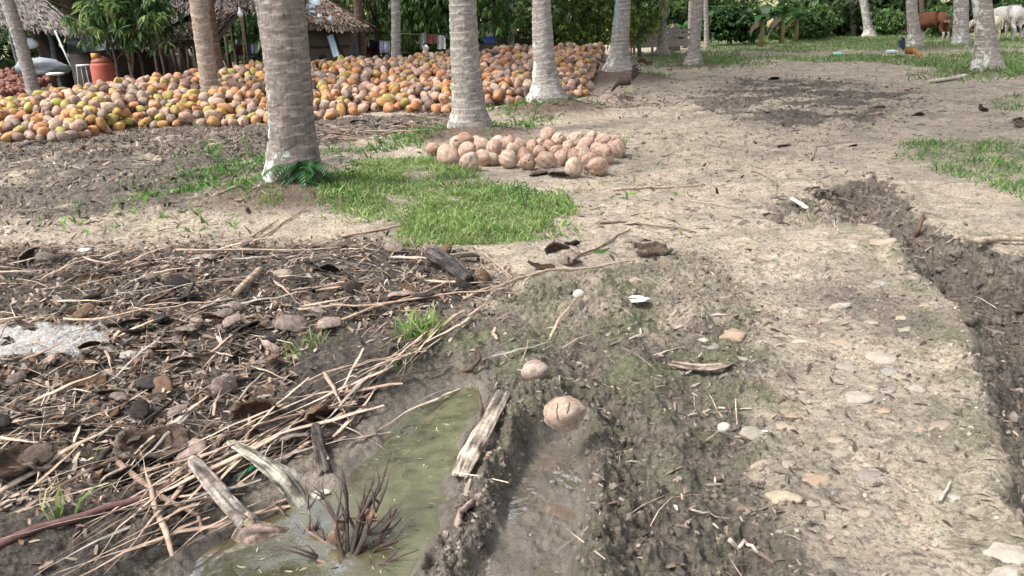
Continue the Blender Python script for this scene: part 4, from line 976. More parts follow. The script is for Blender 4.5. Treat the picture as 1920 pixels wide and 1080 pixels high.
# old dark trunk behind the shelter
q = W(120,135,24.9); t = thing('old_tree', 'broad dark twisted old trunk under the right side of the shelter roof', 'tree', (q.x,24.9,0)); mb = MB(); pts = [(q.x-q.x,0,-.2)]+[((px-120)*.0166, .1, W(px,py,24.9).z) for px, py in ((112,118),(100,92),(92,60),(80,25),(66,-30),(50,-130),(45,-260))]
tube(mb, pts, [.40,.33,.28,.27,.30,.3,.3,.22], 16, wob=.4, seed=3, col=(.045,.032,.026)); mb.build('trunk', M_WOOD, t); crown_part(t, 'crown', 31, [(q.x-1.5,25,7.5),(q.x+.5,25.5,8)], [(2.5,2,1.4),(2.4,2,1.4)], 500, 6, .25, G_DARK)
mb = MB(); q = W(78,128,20.5); blob(mb, q, (.58,.35,.24), 22, 12, .4, 3, col=(.27,.30,.33)); tag(mb.build('tarp_bundle', M_CLOTH), 'grey-white tarpaulin bundle lying beneath the shelter', 'tarpaulin')
mb = MB(); q = W(103,139,19.8); blob(mb, q, (.22,.2,.04), 12, 6, .3, 5, col=(.66,.68,.70)); tag(mb.build('sack', M_CLOTH), 'flat white sack in front of the tarpaulin bundle', 'sack')
mb = MB(); q = W(58,82,22.6); blob(mb, q, (.20,.1,.13), 12, 8, .35, 6, col=(.60,.66,.72)); tag(mb.build('hung_bag', M_CLOTH), 'pale plastic bag hung beneath the shelter roof', 'bag')
# lamp on a stick
a = W(450,24,19.4); t = thing('lamp', 'white bulb lamp hanging from the kitchen eave', 'lamp', a); mb = MB(); lathe(mb, [(.012,.12),(.025,.11),(.026,.05),(.045,.03),(.060,-.02),(.052,-.07),(.02,-.10)][::-1], 14, (.80,.84,.86)); mb.build('bulb', M_PLAIN, t); mb = MB(); tube(mb, [(0,0,.12),(0,0,.26)], .005, 5, col=(.5,.5,.5)); mb.build('cord', M_PLAIN, t)
mb = MB(); tube(mb, [W(451,34,19.5), W(455,60,19.5), W(458,116,19.4), W(458,122,19.4)], .016, 6, col=(.30,.20,.11)); tag(mb.build('stick', M_WOOD), 'thin brown stick standing below the bulb lamp', 'stick')
mb = MB(); tube(mb, [W(459,70,20), W(465,116,20), W(466,125,20)], .014, 6, col=(.26,.16,.10)); tag(mb.build('stick', M_WOOD), 'second thin stick leaning just right of the lamp stick', 'stick')
mb = MB(); tube(mb, [W(410,100,18.5), W(419,115,18.3), W(426,130,18)], .012, 5, col=(.30,.28,.24)); tag(mb.build('stick', M_WOOD), 'short grey stick at the foot of the dark reddish palm', 'stick')
# corrugated-looking board
mb = MB(); a = W(619,66,22.3); b = W(631,106,22.0); d = (b-a).normalized(); sd = Vector((0,1,0)).cross(d).normalized()
for k in range(5):
    o_ = (k-2)*.034; p = a+sd*o_; r_ = b+sd*o_; bar(mb, p, r_, .03, .02 if k % 2 else .035, col=(.58,.72,.82) if k % 2 else (.42,.56,.68), up=(0,1,0))
tag(mb.build('board', M_PLAIN, None, False), 'pale blue ribbed board leaning on the woven hut wall', 'board')
# washing
def cloth(label, px0, px1, py0, py1, Y, col, seed, name='cloth', pat=None):
    mb = MB(); vs = []; cs = []; nu, nv = 10, 10; A = W(px0,py0,Y); B = W(px1,py0,Y); C = W(px0,py1,Y); rg = random.Random(seed)
    for s in (0, .012):
        for j in range(nv+1):
            for i in range(nu+1):
                u, v = i/nu, j/nv; p = A.lerp(B, u)+(C-A)*v*(1+.12*mnoise.noise(Vector((u*2, seed, 0)))); p.y += .05*math.sin(u*11+seed)*(.3+v)+s; p.x += .02*mnoise.noise(Vector((v*3, seed, u)))
                vs.append(p); cs.append(col if not pat or (int(v*7) % 2 == 0) else pat)
    n1 = nu+1; o_ = n1*(nv+1); fs = []
    for j in range(nv):
        for i in range(nu): a = j*n1+i; fs += [(a,a+1,a+n1+1,a+n1),(a+o_,a+n1+o_,a+n1+1+o_,a+1+o_)]
    mb.add(vs, fs, 0, cs); o = mb.build(name, M_CLOTH); tag(o, label, 'washing', 'washing hung on the lines')
cloth('small grey-green cloth, left end of the washing line', 683,692,70,88,24.4,(.36,.38,.34),1)
cloth('black cloth hanging on the washing line', 692,712,74,92,24.4,(.02,.02,.025),2)
cloth('dark maroon cloth hanging below the black one', 686,712,90,104,24.6,(.10,.035,.035),3)
cloth('pale blue-grey shirt cloth left of the slim palm', 712,731,78,99,24.4,(.50,.54,.66),4,pat=(.40,.44,.58))
cloth('grey towel hanging between the slim palm and second thick palm', 789,799,62,92,24.4,(.42,.42,.38),5,pat=(.36,.40,.42))
cloth('brown-red cloth on the right washing line', 799,820,64,82,24.4,(.24,.11,.09),6)
cloth('white spotted cloth at the right end of the washing', 820,836,66,92,24.4,(.62,.62,.64),7)
cloth('hanging white triangular cloth inside the kitchen hut', 470,482,82,100,22.5,(.55,.60,.70),8)
cloth('blue jeans cloth inside the kitchen hut', 462,470,84,112,22.6,(.10,.16,.24),9)
cloth('small turquoise cloth hung inside the kitchen hut', 446,453,74,84,22.4,(.10,.42,.40),10)
cloth('dark red cloth inside the kitchen hut, below the turquoise one', 445,455,86,104,22.6,(.14,.04,.05),11)
for (a, b, lb) in ((W(680,72,24.4),W(742,78,24.4),'thin line holding the black and pale blue washing'),(W(745,62,24.4),W(838,66,24.4),'thin line holding the brown-red and white washing'),(W(440,80,22.5),W(486,82,22.5),'thin line holding the cloths inside the kitchen')):
    mb = MB(); tube(mb, [a, a.lerp(b,.5)-Vector((0,0,.02)), b], .006, 5, col=(.3,.3,.3)); tag(mb.build('washing_line', M_PLAIN), lb, 'line')
mb = MB(); q = W(656,93,23); box(mb, q, (.42,.30,.28)); o=tag(mb.build('crate', mat_noisy('grey_plastic', (.14,.14,.16), (.09,.09,.10), 6), smooth=False), 'dark grey crate at the right corner of the woven hut', 'crate')
t = thing('cool_box', 'blue box with white handle bag on top, right of second thick palm', 'box', W(918,75,25)); mb = MB(); box(mb, (0,0,0), (.34,.3,.18)); mb.build('box', mat_noisy('blue_plastic', (.06,.10,.30), (.04,.08,.22), 6), t, False)
mb = MB(); blob(mb, (0,0,.2), (.13,.10,.15), 12, 8, .25, 4, col=(.72,.70,.64)); mb.build('bag', M_CLOTH, t)
mb = MB(); box(mb, (0,0,-W(918,75,25).z/2-.04), (.9,.6,W(918,75,25).z-.12)); mb.build('bench', M_DWALL, t, False)
mb = MB(); q0 = W(935,60,31); q1 = W(1000,60,31)
for k in range(5): box(mb, ((q0.x+q1.x)/2, 31, .2+k*.27), (q1.x-q0.x, .05, .2))
for k in range(3): box(mb, (q0.x+(q1.x-q0.x)*k/2, 31.06, .7), (.1,.07,1.7))
tag(mb.build('board_fence', M_DWALL, smooth=False), 'dark board fence behind the heap near the narrow palm', 'fence')
# motorbike, mostly hidden behind the heap
q = W(768,104,23.2); t = thing('motorbike', 'dark motorbike parked behind the heap, right of the slim palm', 'motorbike', (q.x,23.2,gzf(q.x,23.2)-.02), .5)
for x in (-.62,.62):
    mb = MB(); pts = [(x+.28*math.cos(a),0,.28+.28*math.sin(a)) for a in [i*math.pi/9 for i in range(19)]]; tube(mb, pts, .045, 8, cap=False, col=(.02,.02,.02)); mb.build('tyre', M_PLAIN, t)
mb = MB(); blob(mb, (0,0,.48), (.38,.13,.2), 14, 9, .2, 2, col=(.03,.03,.035)); tube(mb, [(.62,0,.28),(.42,0,.95)], .03, 7, col=(.3,.3,.3)); tube(mb, [(-.62,0,.28),(-.1,0,.4)], .035, 7, col=(.1,.1,.1)); mb.build('body', M_PLAIN, t)
mb = MB(); blob(mb, (-.32,0,.74), (.38,.13,.07), 14, 8, .05, 2, col=(.015,.015,.015)); mb.build('seat', M_PLAIN, t)
mb = MB(); tube(mb, [(.36,-.32,1.02),(.42,0,.95),(.36,.32,1.02)], .018, 7, col=(.08,.08,.08)); mb.build('handlebar', M_PLAIN, t); mb = MB(); blob(mb, (.52,0,.86), (.07,.09,.09), 12, 8, 0, 1, col=(.6,.65,.7)); mb.build('headlight', M_PLAIN, t)
# wooden pen
pl = W(1186,95,33); pr = W(1296,92,33); t = thing('wooden_pen', 'weathered grey board pen between the palms at the back', 'pen', (pl.x,33,0)); Lx = pr.x-pl.x
s = 33/FPX
for k, py in enumerate((58,68,78,86)):
    mb = MB(); z = W(1240,py,33).z; bar(mb, (-.02,0,z+.02), (Lx+.02,.02,z+.03*(k % 2)), .03, .14 if k else .10, col=(.40,.35,.31)); mb.build('rail', M_WOOD, t, False)
for px in (1189,1222,1259,1292):
    mb = MB(); bar(mb, ((px-1186)*s,.06,-.1), ((px-1186)*s,.06,W(1240,52,33).z), .09, .08, col=(.30,.25,.21), up=(0,1,0)); mb.build('post', M_WOOD, t, False)
for k in range(4):
    mb = MB(); z = W(1240,(58,68,78,86)[k],33).z; bar(mb, (.05,2.4,z), (Lx,2.4,z), .03, .13, col=(.20,.17,.14)); mb.build('rail', M_WOOD, t, False)
    mb = MB(); bar(mb, (0,.05,z), (0,2.4,z), .03, .13, col=(.2,.17,.14)); mb.build('rail', M_WOOD, t, False)
mb = MB(); q = W(1184,70,32.2); box(mb, (q.x,32.2,q.z), (.30,.1,.42)); box(mb, (q.x,32.25,q.z-.5), (.06,.06,.9)); tag(mb.build('orange_board', mat_noisy('orange_board', (.42,.22,.12), (.34,.18,.10), 5), smooth=False), 'orange-brown board at the left end of the pen', 'board')

# ---------------- animals and people
def paint(o, fn):
    me = o.data
    if 'col' in me.color_attributes: me.color_attributes.remove(me.color_attributes['col'])
    a = me.color_attributes.new('col', 'FLOAT_COLOR', 'POINT'); d = np.ones((len(me.vertices), 4), np.float32)
    for i, v in enumerate(me.vertices): d[i, :3] = fn(v.co)
    a.data.foreach_set('color', d.ravel())
def cow(label, loc, rz, fn, sc=1.0, head='down', tailcol=(.03,.02,.02), group=None):
    t = thing('cow', label, 'cow', loc, rz, group); hz = (.78, .55, .38) if head == 'down' else (1.15, 1.22, 1.10)
    J = [(-.10,0,.93,(.27,.31)),(-.50,0,1.0,(.23,.25)),(-.70,0,1.02,(.15,.17)),(.28,0,.92,(.27,.32)),(.55,0,.98,(.20,.26)),(.82,0,hz[0]+.12,(.12,.17)),(1.02,0,hz[1]+.1,(.11,.12)),(1.24,0,hz[2]+.06,(.07,.075))]
    E = [(0,1),(1,2),(0,3),(3,4),(4,5),(5,6),(6,7)]
    for s in (-1, 1):
        n = len(J); J += [(-.60,s*.13,.82,(.12,.17)),(-.52,s*.16,.60,(.08,.11)),(-.72,s*.15,.42,(.045,.055)),(-.66,s*.15,.12,(.036,.04)),(-.62,s*.15,.0,(.05,.05))]; E += [(1,n),(n,n+1),(n+1,n+2),(n+2,n+3),(n+3,n+4)]
        n = len(J); J += [(.42,s*.15,.70,(.09,.13)),(.44,s*.15,.40,(.05,.06)),(.43,s*.15,.10,(.034,.038)),(.46,s*.15,.0,(.045,.05))]; E += [(3,n),(n,n+1),(n+1,n+2),(n+2,n+3)]
        n = len(J); J += [(.98,s*.16,hz[1]+.18,(.03,.05)),(.97,s*.26,hz[1]+.17,(.012,.03))]; E += [(6,n),(n,n+1)]
    o = skin('body', J, E, M_HIDE, t, 2); paint(o, fn)
    J = [(-.80,0,1.10,.035),(-.90,0,.95,.03),(-.92,.02,.70,.022),(-.91,.03,.52,.045),(-.90,.03,.38,.015)]
    o = skin('tail', J, [(i,i+1) for i in range(4)], M_HIDE, t, 1); paint(o, lambda c: fn(Vector((-.5,0,.95))) if c.z > .62 else tailcol)
    for s in (-1, 1):
        mb = MB(); tube(mb, [(.95,s*.06,hz[1]+.2),(.92,s*.12,hz[1]+.30),(.95,s*.13,hz[1]+.38)], [.022,.016,.004], 6, col=(.2,.17,.14)); mb.build('horn', M_PLAIN, t)
        mb = MB(); blob(mb, (1.08,s*.095,hz[1]+.13), .018, 8, 6, 0, 1, col=(.01,.01,.01)); mb.build('eye', M_PLAIN, t)
    t.scale = (sc,)*3; return t
def bali(c):
    if c.z < .47: return (.60,.56,.50)
    if c.x < -.70 and .55 < c.z < .92: return (.58,.50,.42)
    k = .8+.2*mnoise.noise(c*4); d = .65 if c.z < .78 and c.x > -.4 else 1; return (.20*k*d,.085*k*d,.052*k*d)
q = W(1762,82,32.6); cow('brown cow with white stockings and rump, standing half behind a palm', (q.x-.16, 33.1, gzf(q.x,33.1)), math.pi-1.12, bali, .97)
wh = lambda c: tuple(x*(.9+.15*mnoise.noise(c*5))*(.8 if c.z < .5 else 1) for x in (.74,.71,.66))
q = W(1893,73,33.5); cow('white cow seen from behind, nearest of the pale cattle', (q.x+.05, 34.0, gzf(q.x,34)), math.pi/2+.15, wh, 1.08, group='white cattle at the right')
q = W(1913,73,34.2); cow('white cow standing right of the one seen from behind', (q.x, 34.8, gzf(q.x,34.8)), math.pi/2-.35, lambda c: tuple(x*.93 for x in wh(c)), 1.0, group='white cattle at the right')
q = W(1866,75,33); cow('small cream calf left of the white cow, close to the whitened palm', (q.x-.1, 33.6, gzf(q.x,33.6)), math.pi*.62, lambda c: (.68,.60,.46), .8, group='white cattle at the right')
def fowl(name, label, loc, rz, sc, body, neck, tail, down=True, comb=(.55,.03,.02)):
    t = thing(name, label, 'chicken', loc, rz); h = (.10,.16,.20,.06) if down else (.14,.36,.20,.43)
    J = [(0,0,.21,(.085,.09)),(-.10,0,.24,(.06,.07)),(.09,0,.22,(.065,.07)),(h[2]-.04,0,(.17 if down else .33),.035),(h[2]+.03,0,h[3]+.02,.03),(h[2]+.08,0,h[3]-.02 if down else h[3]-.01,.010)]
    E = [(0,1),(0,2),(2,3),(3,4),(4,5)]; o = skin('body', J, E, M_HIDE, t, 2); paint(o, lambda c: neck if c.x > .07 else body)
    mb = MB(); rg = random.Random(3)
    for i in range(11):
        a = .5+i*.09; L = rg.uniform(.16,.26); p0 = Vector((-.13,rg.uniform(-.02,.02),.26)); p1 = p0+Vector((-math.cos(a)*L*.6,rg.uniform(-.03,.03),math.sin(a)*L)); p2 = p1+Vector((-.09,rg.uniform(-.03,.03),-.02+.02*i*.3))
        w_ = Vector((.0,.012,0)); u_ = Vector((.018,0,.014)); mb.add([p0-u_,p0+u_,p1+u_,p1-u_,p2], [(0,1,2,3),(3,2,4)], 0, tail)
    mb.build('tail', M_PLAIN, t)
    for s in (-1, 1): mb = MB(); tube(mb, [(0,s*.04,.15),(.015,s*.045,.07),(0,s*.045,.0)], [.018,.008,.007], 6, col=(.5,.38,.15)); tube(mb, [(-.02,s*.045,.005),(.05,s*.045,.005)], .006, 5, col=(.5,.38,.15)); mb.build('leg', M_PLAIN, t)
    mb = MB(); blob(mb, (h[2]+.02,0,h[3]+.055), (.03,.006,.022), 8, 6, .4, 2, col=comb); mb.build('comb', M_PLAIN, t); t.scale = (sc,)*3; return t
q = foot(1704,113,0); fowl('rooster', 'rooster with black tail and golden neck pecking on the grass', q, -.45, 1.25, (.20,.10,.04), (.50,.25,.07), (.02,.035,.06))
q = foot(1172,163,.12); fowl('hen', 'dark brown hen pecking on the earth mound below the roped palm', q+Vector((0,0,.0)), math.pi-.3, 1.1, (.075,.05,.04), (.06,.045,.04), (.04,.03,.025))
def person(label, loc, rz, shirt, sc=1.0, lean=0.0):
    t = thing('person', label, 'person', loc, rz); l = lean
    J = [(0,0,.12,(.15,.12)),(l*.4,0,.33,(.13,.10)),(l*.8,0,.52,(.16,.11)),(l,0,.63,.055),(l+.02,0,.74,(.075,.09)),(l+.03,0,.82,(.06,.075))]; E = [(0,1),(1,2),(2,3),(3,4),(4,5)]
    for s in (-1, 1):
        n = len(J); J += [(l*.8,s*.17,.54,.055),(l*.5+.08,s*.22,.33,.042),(.28,s*.14,.30,.032),(.35,s*.12,.31,.03)]; E += [(2,n),(n,n+1),(n+1,n+2),(n+2,n+3)]
        n = len(J); J += [(.12,s*.12,.12,.085),(.42,s*.16,.32,.06),(.50,s*.16,.05,.04),(.60,s*.17,.03,.035)]; E += [(0,n),(n,n+1),(n+1,n+2),(n+2,n+3)]
    o = skin('body', J, E, M_HIDE, t, 2); paint(o, lambda c: (.03,.035,.05) if c.z < .2 or (c.x > .2 and abs(c.y) < .3 and c.z < .36) else (shirt if c.z < .61 else (.30,.18,.12)))
    mb = MB(); blob(mb, (l-.005,0,.80), (.098,.085,.085), 14, 10, .1, 2, col=(.012,.01,.01)); mb.build('hair', M_HIDE, t)
    mb = MB(); blob(mb, (l+.115,0,.745), (.018,.012,.02), 8, 6, 0, 1, col=(.30,.18,.12)); mb.build('nose', M_HIDE, t)
    t.scale = (sc,)*3; return t
q = W(606,115,21.2); person('person with black hair and teal shirt sitting behind the heap', (q.x,21.2,W(606,101,21.2).z-.88), .2, (.07,.30,.32))
q = W(1264,60,36.3); person('person with black hair and grey-blue shirt sitting behind the pen', (q.x,36.3,W(1262,37,36.3).z-.88*1.05), math.pi*.6, (.20,.25,.32), 1.05, .05)
mb = MB(); zz = W(1262,37,36.3).z-.88*1.05; box(mb, (q.x,36.35,zz/2), (.5,.4,zz)); tag(mb.build('wooden_block', M_DWALL, smooth=False), 'dark wooden block the person behind the pen sits on', 'block')
q = W(606,115,21.2); zz = W(606,101,21.2).z-.88
if zz > .05: mb = MB(); box(mb, (q.x,21.2,zz/2-.02), (.5,.45,zz)); tag(mb.build('low_bench', M_DWALL, smooth=False), 'low bench behind the heap, under the teal-shirted person', 'bench')
# small reddish pile of old husks by the shelter
mb0, _ = coconut_mesh('x', (.30,.13,.09), (.22,.10,.08), .9, 3, 8, 6); tv = np.array(mb0.v); rg = np.random.default_rng(9); n = 900
q = W(70,150,20.5); px_ = rg.normal(0, 1, n); pos = np.stack([q.x-1.0+rg.uniform(-1.6,1.5,n), 19.5+rg.uniform(-.5,1.3,n), 0*px_], 1); pos[:, 2] = .22+.24*(pos[:,1]-18.6)*np.clip(1.2-np.abs(pos[:,0]-q.x+.6)/3.2, 0, 1)+rg.uniform(-.08,.05,n)
tri = [f if len(f) == 4 else f+(f[0],) for f in mb0.f]; tri3 = []
for f in mb0.f:
    tri3.append(f[:3])
    if len(f) == 4: tri3.append((f[0], f[2], f[3]))
me = cloud_mesh('husk_pile', tv, tri3, pos, rotm(n, rg), np.stack([rg.uniform(.05,.09,n)]*3, 1)[:, None, :]*np.array([1,.6,1]), rg.uniform(.6, 1.4, (n,1))*np.array([(.20,.085,.06)]), M_NUT, True)
o = bpy.data.objects.new('husk_pile', me); COL.objects.link(o); tag(o, 'low pile of reddish brown old husks beside the shelter', 'husks', kind='stuff')
# ---------------- ground litter
def hz(x, y): return height(np.asarray(x, float), np.asarray(y, float))
def inpoly(poly, n, rg, soft=0.0):
    p = np.array(poly); lo, hi = p.min(0), p.max(0); X_ = []; tot = 0
    while tot < n:
        q = rg.uniform(lo, hi, (n*3, 2)); d = sdf(poly, q[:, 0], q[:, 1]); k = q[(d < soft*rg.random(len(q)))]
        s = np.array([True]*len(k)); X_.append(k[s]); tot += len(k)
        if len(X_) > 60: break
    return np.concatenate(X_)[:n]
def visible(q, margin=30):
    d = np.stack([q[:, 0], q[:, 1], -CAMZ*np.ones(len(q))], 1) @ np.array(CR); px = 960+FPX*d[:, 0]/-d[:, 2]; py = 540-FPX*d[:, 1]/-d[:, 2]
    return (px > -margin) & (px < 1920+margin) & (py < 1080+margin) & (d[:, 2] < 0), px, py
# husk shells
def husk_mesh(seed, outer, inner, span=1.1, half=1.0, L=.115, W_=.078, th=.016, rag=.25):
    rg = random.Random(seed); mb = MB(); nt, np_ = 12, 8; vo = []; vi = []; co_ = []; ci_ = []
    for i in range(nt+1):
        t = (.12+.76*i/nt*half)*math.pi; e = 1+rag*mnoise.noise(Vector((i*.5, seed, 0))); e2 = 1+rag*mnoise.noise(Vector((i*.5, seed, 7)))
        for k in range(np_+1):
            ph = (k/np_-.5)*2; ph = ph*span*(e if ph > 0 else e2)
            d = Vector((-math.cos(t)*L, math.sin(t)*math.sin(ph)*W_, -math.sin(t)*math.cos(ph)*W_*.9))
            k2 = 1+.16*mnoise.noise(d*22+Vector((seed, 0, 0)))+.09*mnoise.noise(d*60); d = d*k2; nrm = d.normalized(); vo.append(d+Vector((0,0,0)))
            tt = th*(1+.5*mnoise.noise(d*30)); vi.append(d-nrm*tt); g = .8+.4*mnoise.noise(d*35+Vector((seed,0,0))); g2 = .7+.6*abs(mnoise.noise(d*60)); co_.append(tuple(c*g for c in outer)); ci_.append(tuple(c*g2 for c in inner))
    n1 = np_+1; n = len(vo); fo = []; fi = []; fr = []
    for i in range(nt):
        for k in range(np_): a = i*n1+k; fo.append((a, a+n1, a+n1+1, a+1)); fi.append((a+n, a+1+n, a+n1+1+n, a+n1+n))
    for i in range(nt): a = i*n1; fr += [(a, a+n, a+n+n1, a+n1), (a+np_, a+np_+n1, a+np_+n1+n, a+np_+n)]
    for k in range(np_): a = k; fr += [(a, a+1, a+1+n, a+n)]; a = nt*n1+k; fr += [(a, a+n, a+1+n, a+1)]
    zs = min(v.z for v in vo); z = Vector((0,0,zs+.01))
    mb.add([v-z for v in vo+vi], fo, 0, co_+ci_); m0 = len(fo); mb.f += fi+fr; mb.m += [1]*(len(fi)+len(fr))
    for j in range(14):   # loose fibres on the rim
        i = rg.randrange(nt); a = (i*n1 if rg.random() < .5 else i*n1+np_); p = vo[a]-z; q = p+Vector((rg.uniform(-.03,.03), rg.uniform(-.03,.03), rg.uniform(.0,.04)))
        tube(mb, [p, p.lerp(q,.5)+Vector((0,0,.008)), q], [.0012,.001,.0005], 3, 1, col=tuple(c*1.3 for c in inner))
    return mb.mesh('coconut_husk', [M_HUSK, M_FIBRE])
HT = [('grey-brown', (.25,.20,.17), (.17,.125,.095)), ('charred black', (.045,.038,.035), (.035,.028,.024)), ('orange-brown fibrous', (.19,.12,.08), (.20,.125,.08)),
      ('pale pinkish', (.38,.29,.25), (.24,.175,.135)), ('dark brown', (.115,.085,.068), (.115,.08,.06))]
HM = [[husk_mesh(10*i+s, a, b, [1.0,.75,1.3][s], [1,.8,.95][s], rag=.3) for s in range(3)] for i, (n_, a, b) in enumerate(HT)]
HZ1 = PW([(-250,500),(250,490),(420,475),(620,455),(860,470),(935,545),(850,600),(560,640),(430,660),(-300,640)])
HZ2 = PW([(-300,600),(480,600),(560,680),(440,790),(330,900),(-100,960),(-500,1000)])
HZ3 = PW([(200,262),(480,258),(480,240),(830,222),(840,238),(500,275),(230,285)])
rgn = np.random.default_rng(21); rg = random.Random(21)
def put_husk(x, y, ci, s, sc, rot, label, group=None, dz=0):
    z = gz(x, y)+dz; return inst('coconut_husk', HM[ci][s], (x, y, z), rot, (sc, sc, sc*(.62 if group else .9)), label, 'coconut husk', group)
spots = [(q, 0) for q in inpoly(HZ1, 88, rgn)]+[(q, 1) for q in inpoly(HZ2, 120, rgn)]+[(q, 2) for q in inpoly(HZ3, 34, rgn)]
for (x, y), zn in spots:
    if sdf(ASH, np.array([x]), np.array([y]))[0] < .02 and rg.random() < .8: continue
    if abs(sdf(PUD, np.array([x]), np.array([y]))[0]) < .12: continue
    n = mnoise.noise(Vector((x*1.1, y*1.1, 0))); ci = rg.choices(range(5), [.36,.24+max(0,n)*.4,.07+max(0,-n)*.15,.12,.22])[0]
    up = rg.random() < .5; rot = (rg.uniform(-.5,.5)+(0 if up else 2.7+rg.uniform(-.4,.4)), rg.uniform(-.35,.35), rg.uniform(0,6.28)); wh_ = ['in the litter band between grass and burnt ground', 'on the burnt ground at lower left', 'among roots in front of the big heap'][zn]
    put_husk(x, y, ci, rg.randrange(3), rg.uniform(.42,.85), rot, '%s husk piece %s' % (HT[ci][0], wh_), '%s husk pieces %s' % (HT[ci][0], wh_), .0 if up else .055)
# husks one can pick out
for (px, py, ci, s, sc, rot, lb) in [
 (1220,478,0,2,1.35,(.1,.1,.3),'wide open fibrous husk bowl lying alone on the sandy path'),
 (1040,472,4,0,1.0,(1.2,.2,.6),'brown husk standing on edge, right of the bright grass'),
 (1070,460,1,1,.75,(.5,.3,2.2),'small black husk leaning on the brown one right of the grass'),
 (1058,492,0,0,1.0,(2.4,.2,1.9),'curled grey husk below the brown and black pair'),
 (1075,496,3,1,.8,(.9,.5,.4),'pale striped husk beside the curled grey one'),
 (1020,505,4,1,1.0,(.1,.2,.2),'thin dark curved husk left of the curled grey one'),
 (757,553,3,0,1.0,(2.8,.2,.4),'pink-tan husk lump among the strips above the small grass tuft'),
 (497,660,3,0,.95,(1.3,.0,2.4),'mauve-tan curved husk standing beside the small green shoots'),
 (455,680,1,0,.7,(.3,.2,1),'round black husk left of the mauve-tan one'),
 (592,790,2,2,.85,(2.2,.5,1.2),'brown cup-shaped husk above the charred stub'),
 (484,780,2,0,.9,(1.9,.1,.3),'brown husk with a strip draped on it, left of the cup-shaped one'),
 (556,835,0,1,.8,(2.7,.1,.4),'grey-green shell piece at the edge of the bundle near the puddle'),
 (170,722,2,1,1.0,(.3,.1,.2),'bright orange-brown husk on the burnt ground at left'),
 (85,870,0,0,1.3,(.4,.1,1.9),'large grey husk near the left edge'),(30,900,4,2,1.1,(.2,.1,1.2),'large brown husk at the left edge by the strips'),
 (290,850,0,2,1.35,(.2,.1,.3),'largest grey fibrous husk, just above the strip bundle'),
 (868,965,3,0,1.15,(1.5,.3,1.1),'pink-grey husk wedge stuck in the muddy ridge by the puddle'),
 (1010,330,4,2,1.0,(2.7,0,.3),'dark ribbed husk on the ground in front of the small pile'),(1048,330,0,0,1.0,(2.6,.1,.0),'grey husk right of the ribbed one, in front of the small pile'),
 (1720,215,3,1,1.3,(2.5,.2,.4),'pale hollow shell on the dirt at the upper right'),(1640,212,3,0,1.5,(2.8,.0,.2),'pinkish shell on the dark muddy patch'),(1645,203,2,0,1.3,(2.8,.1,.4),'orange shell touching the pinkish one on the muddy patch'),
 (1465,275,3,2,1.0,(2.8,0,.2),'pale shell lying alone on the upper sandy path'),(1840,208,4,2,1.2,(.6,.3,1),'ragged brown husk at the upper right near the edge'),
 (1895,225,3,2,1.5,(2.5,0,.5),'largest pale shell in the group at the right edge'),(1912,238,0,0,1.3,(.4,0,.5),'grey shell in the group at the right edge'),
 (1835,140,0,0,1.5,(2.6,0,.1),'curved husk at the foot of the whitened palm'),(1450,150,1,0,1.2,(2.6,0,.1),'black husk in the middle of the far dirt yard'),
 (1600,280,1,1,.55,(2.6,0,.1),'small black scrap of husk on the upper sandy path')]:
    q = gp(px, py); put_husk(q.x, q.y, ci, s, sc, rot, lb, dz=.05 if 1.6 < rot[0] < 3.0 else .0)
for k, (px, py) in enumerate([(1275,122),(1292,121),(1305,120),(1318,119),(1263,127),(1335,128),(1205,118),(1218,121),(1210,122),(1135,185),(1165,188),(1150,192),(1110,178),(1180,190),(1255,132)]):
    q = gp(px, py); a = k in (6,7,8)
    put_husk(q.x, q.y, 2 if a else 3, k % 3, 1.4, (rg.uniform(0,3),.2,k), 'orange cut husk on the ground just right of the roped palm' if a else ('pale husk at the foot of the palm at the pen end' if py < 130 else 'pale husk in the debris below the roped palm'), 'orange husks by the roped palm' if a else ('pale husks at the pen end palm' if py < 130 else 'pale husks below the roped palm'), .05)
# dry leaf strips
def strip_mesh(seed, col):
    rg = random.Random(seed); mb = MB(); n = 12; vs = []; cs = []; bend = rg.uniform(-.25,.25); tw = rg.uniform(-1.2,1.2)
    for i in range(n+1):
        t = i/n; w_ = .5*(.25+.75*math.sin(math.pi*min(1, t*1.15+.12)))*(1-.55*t); c = Vector((t-.5, bend*(t-.5)**2*1.2+.02*mnoise.noise(Vector((t*4, seed, 0))), .03*math.sin(t*math.pi)+.02*mnoise.noise(Vector((t*5, seed, 3)))))
        a = tw*(t-.5); s = Vector((0, math.cos(a), math.sin(a)))
        for u, d in ((-1,.0),(0,-.3),(1,.0),(0,-.42)): vs.append((c.x, c.y, c.z, s.y*u*w_, s.z*u*w_+d*w_)); g = .8+.4*rg.random(); cs.append(tuple(x*g for x in col))
    fs = [(0,1,2,3),(4*n+3,4*n+2,4*n+1,4*n)]
    for i in range(n):
        for k in range(4): fs.append((4*i+k, 4*i+(k+1) % 4, 4*i+4+(k+1) % 4, 4*i+4+k))
    out = []
    for L, w_ in ((.28,.022),(.48,.023),(.75,.026)):
        m2 = MB(); m2.add([(v[0]*L, v[1]*L+v[3]*w_, v[2]*L+v[4]*w_) for v in vs], fs, 0, cs); out.append(m2.mesh('leaf_strip', M_STRIP))
    return out
SCOL = [('pale tan', (.54,.43,.33)), ('pinkish tan', (.43,.31,.235)), ('grey', (.32,.285,.25)), ('brown', (.19,.13,.095))]
SM = [[strip_mesh(50+10*i+s, c) for s in range(3)] for i, (n_, c) in enumerate(SCOL)]
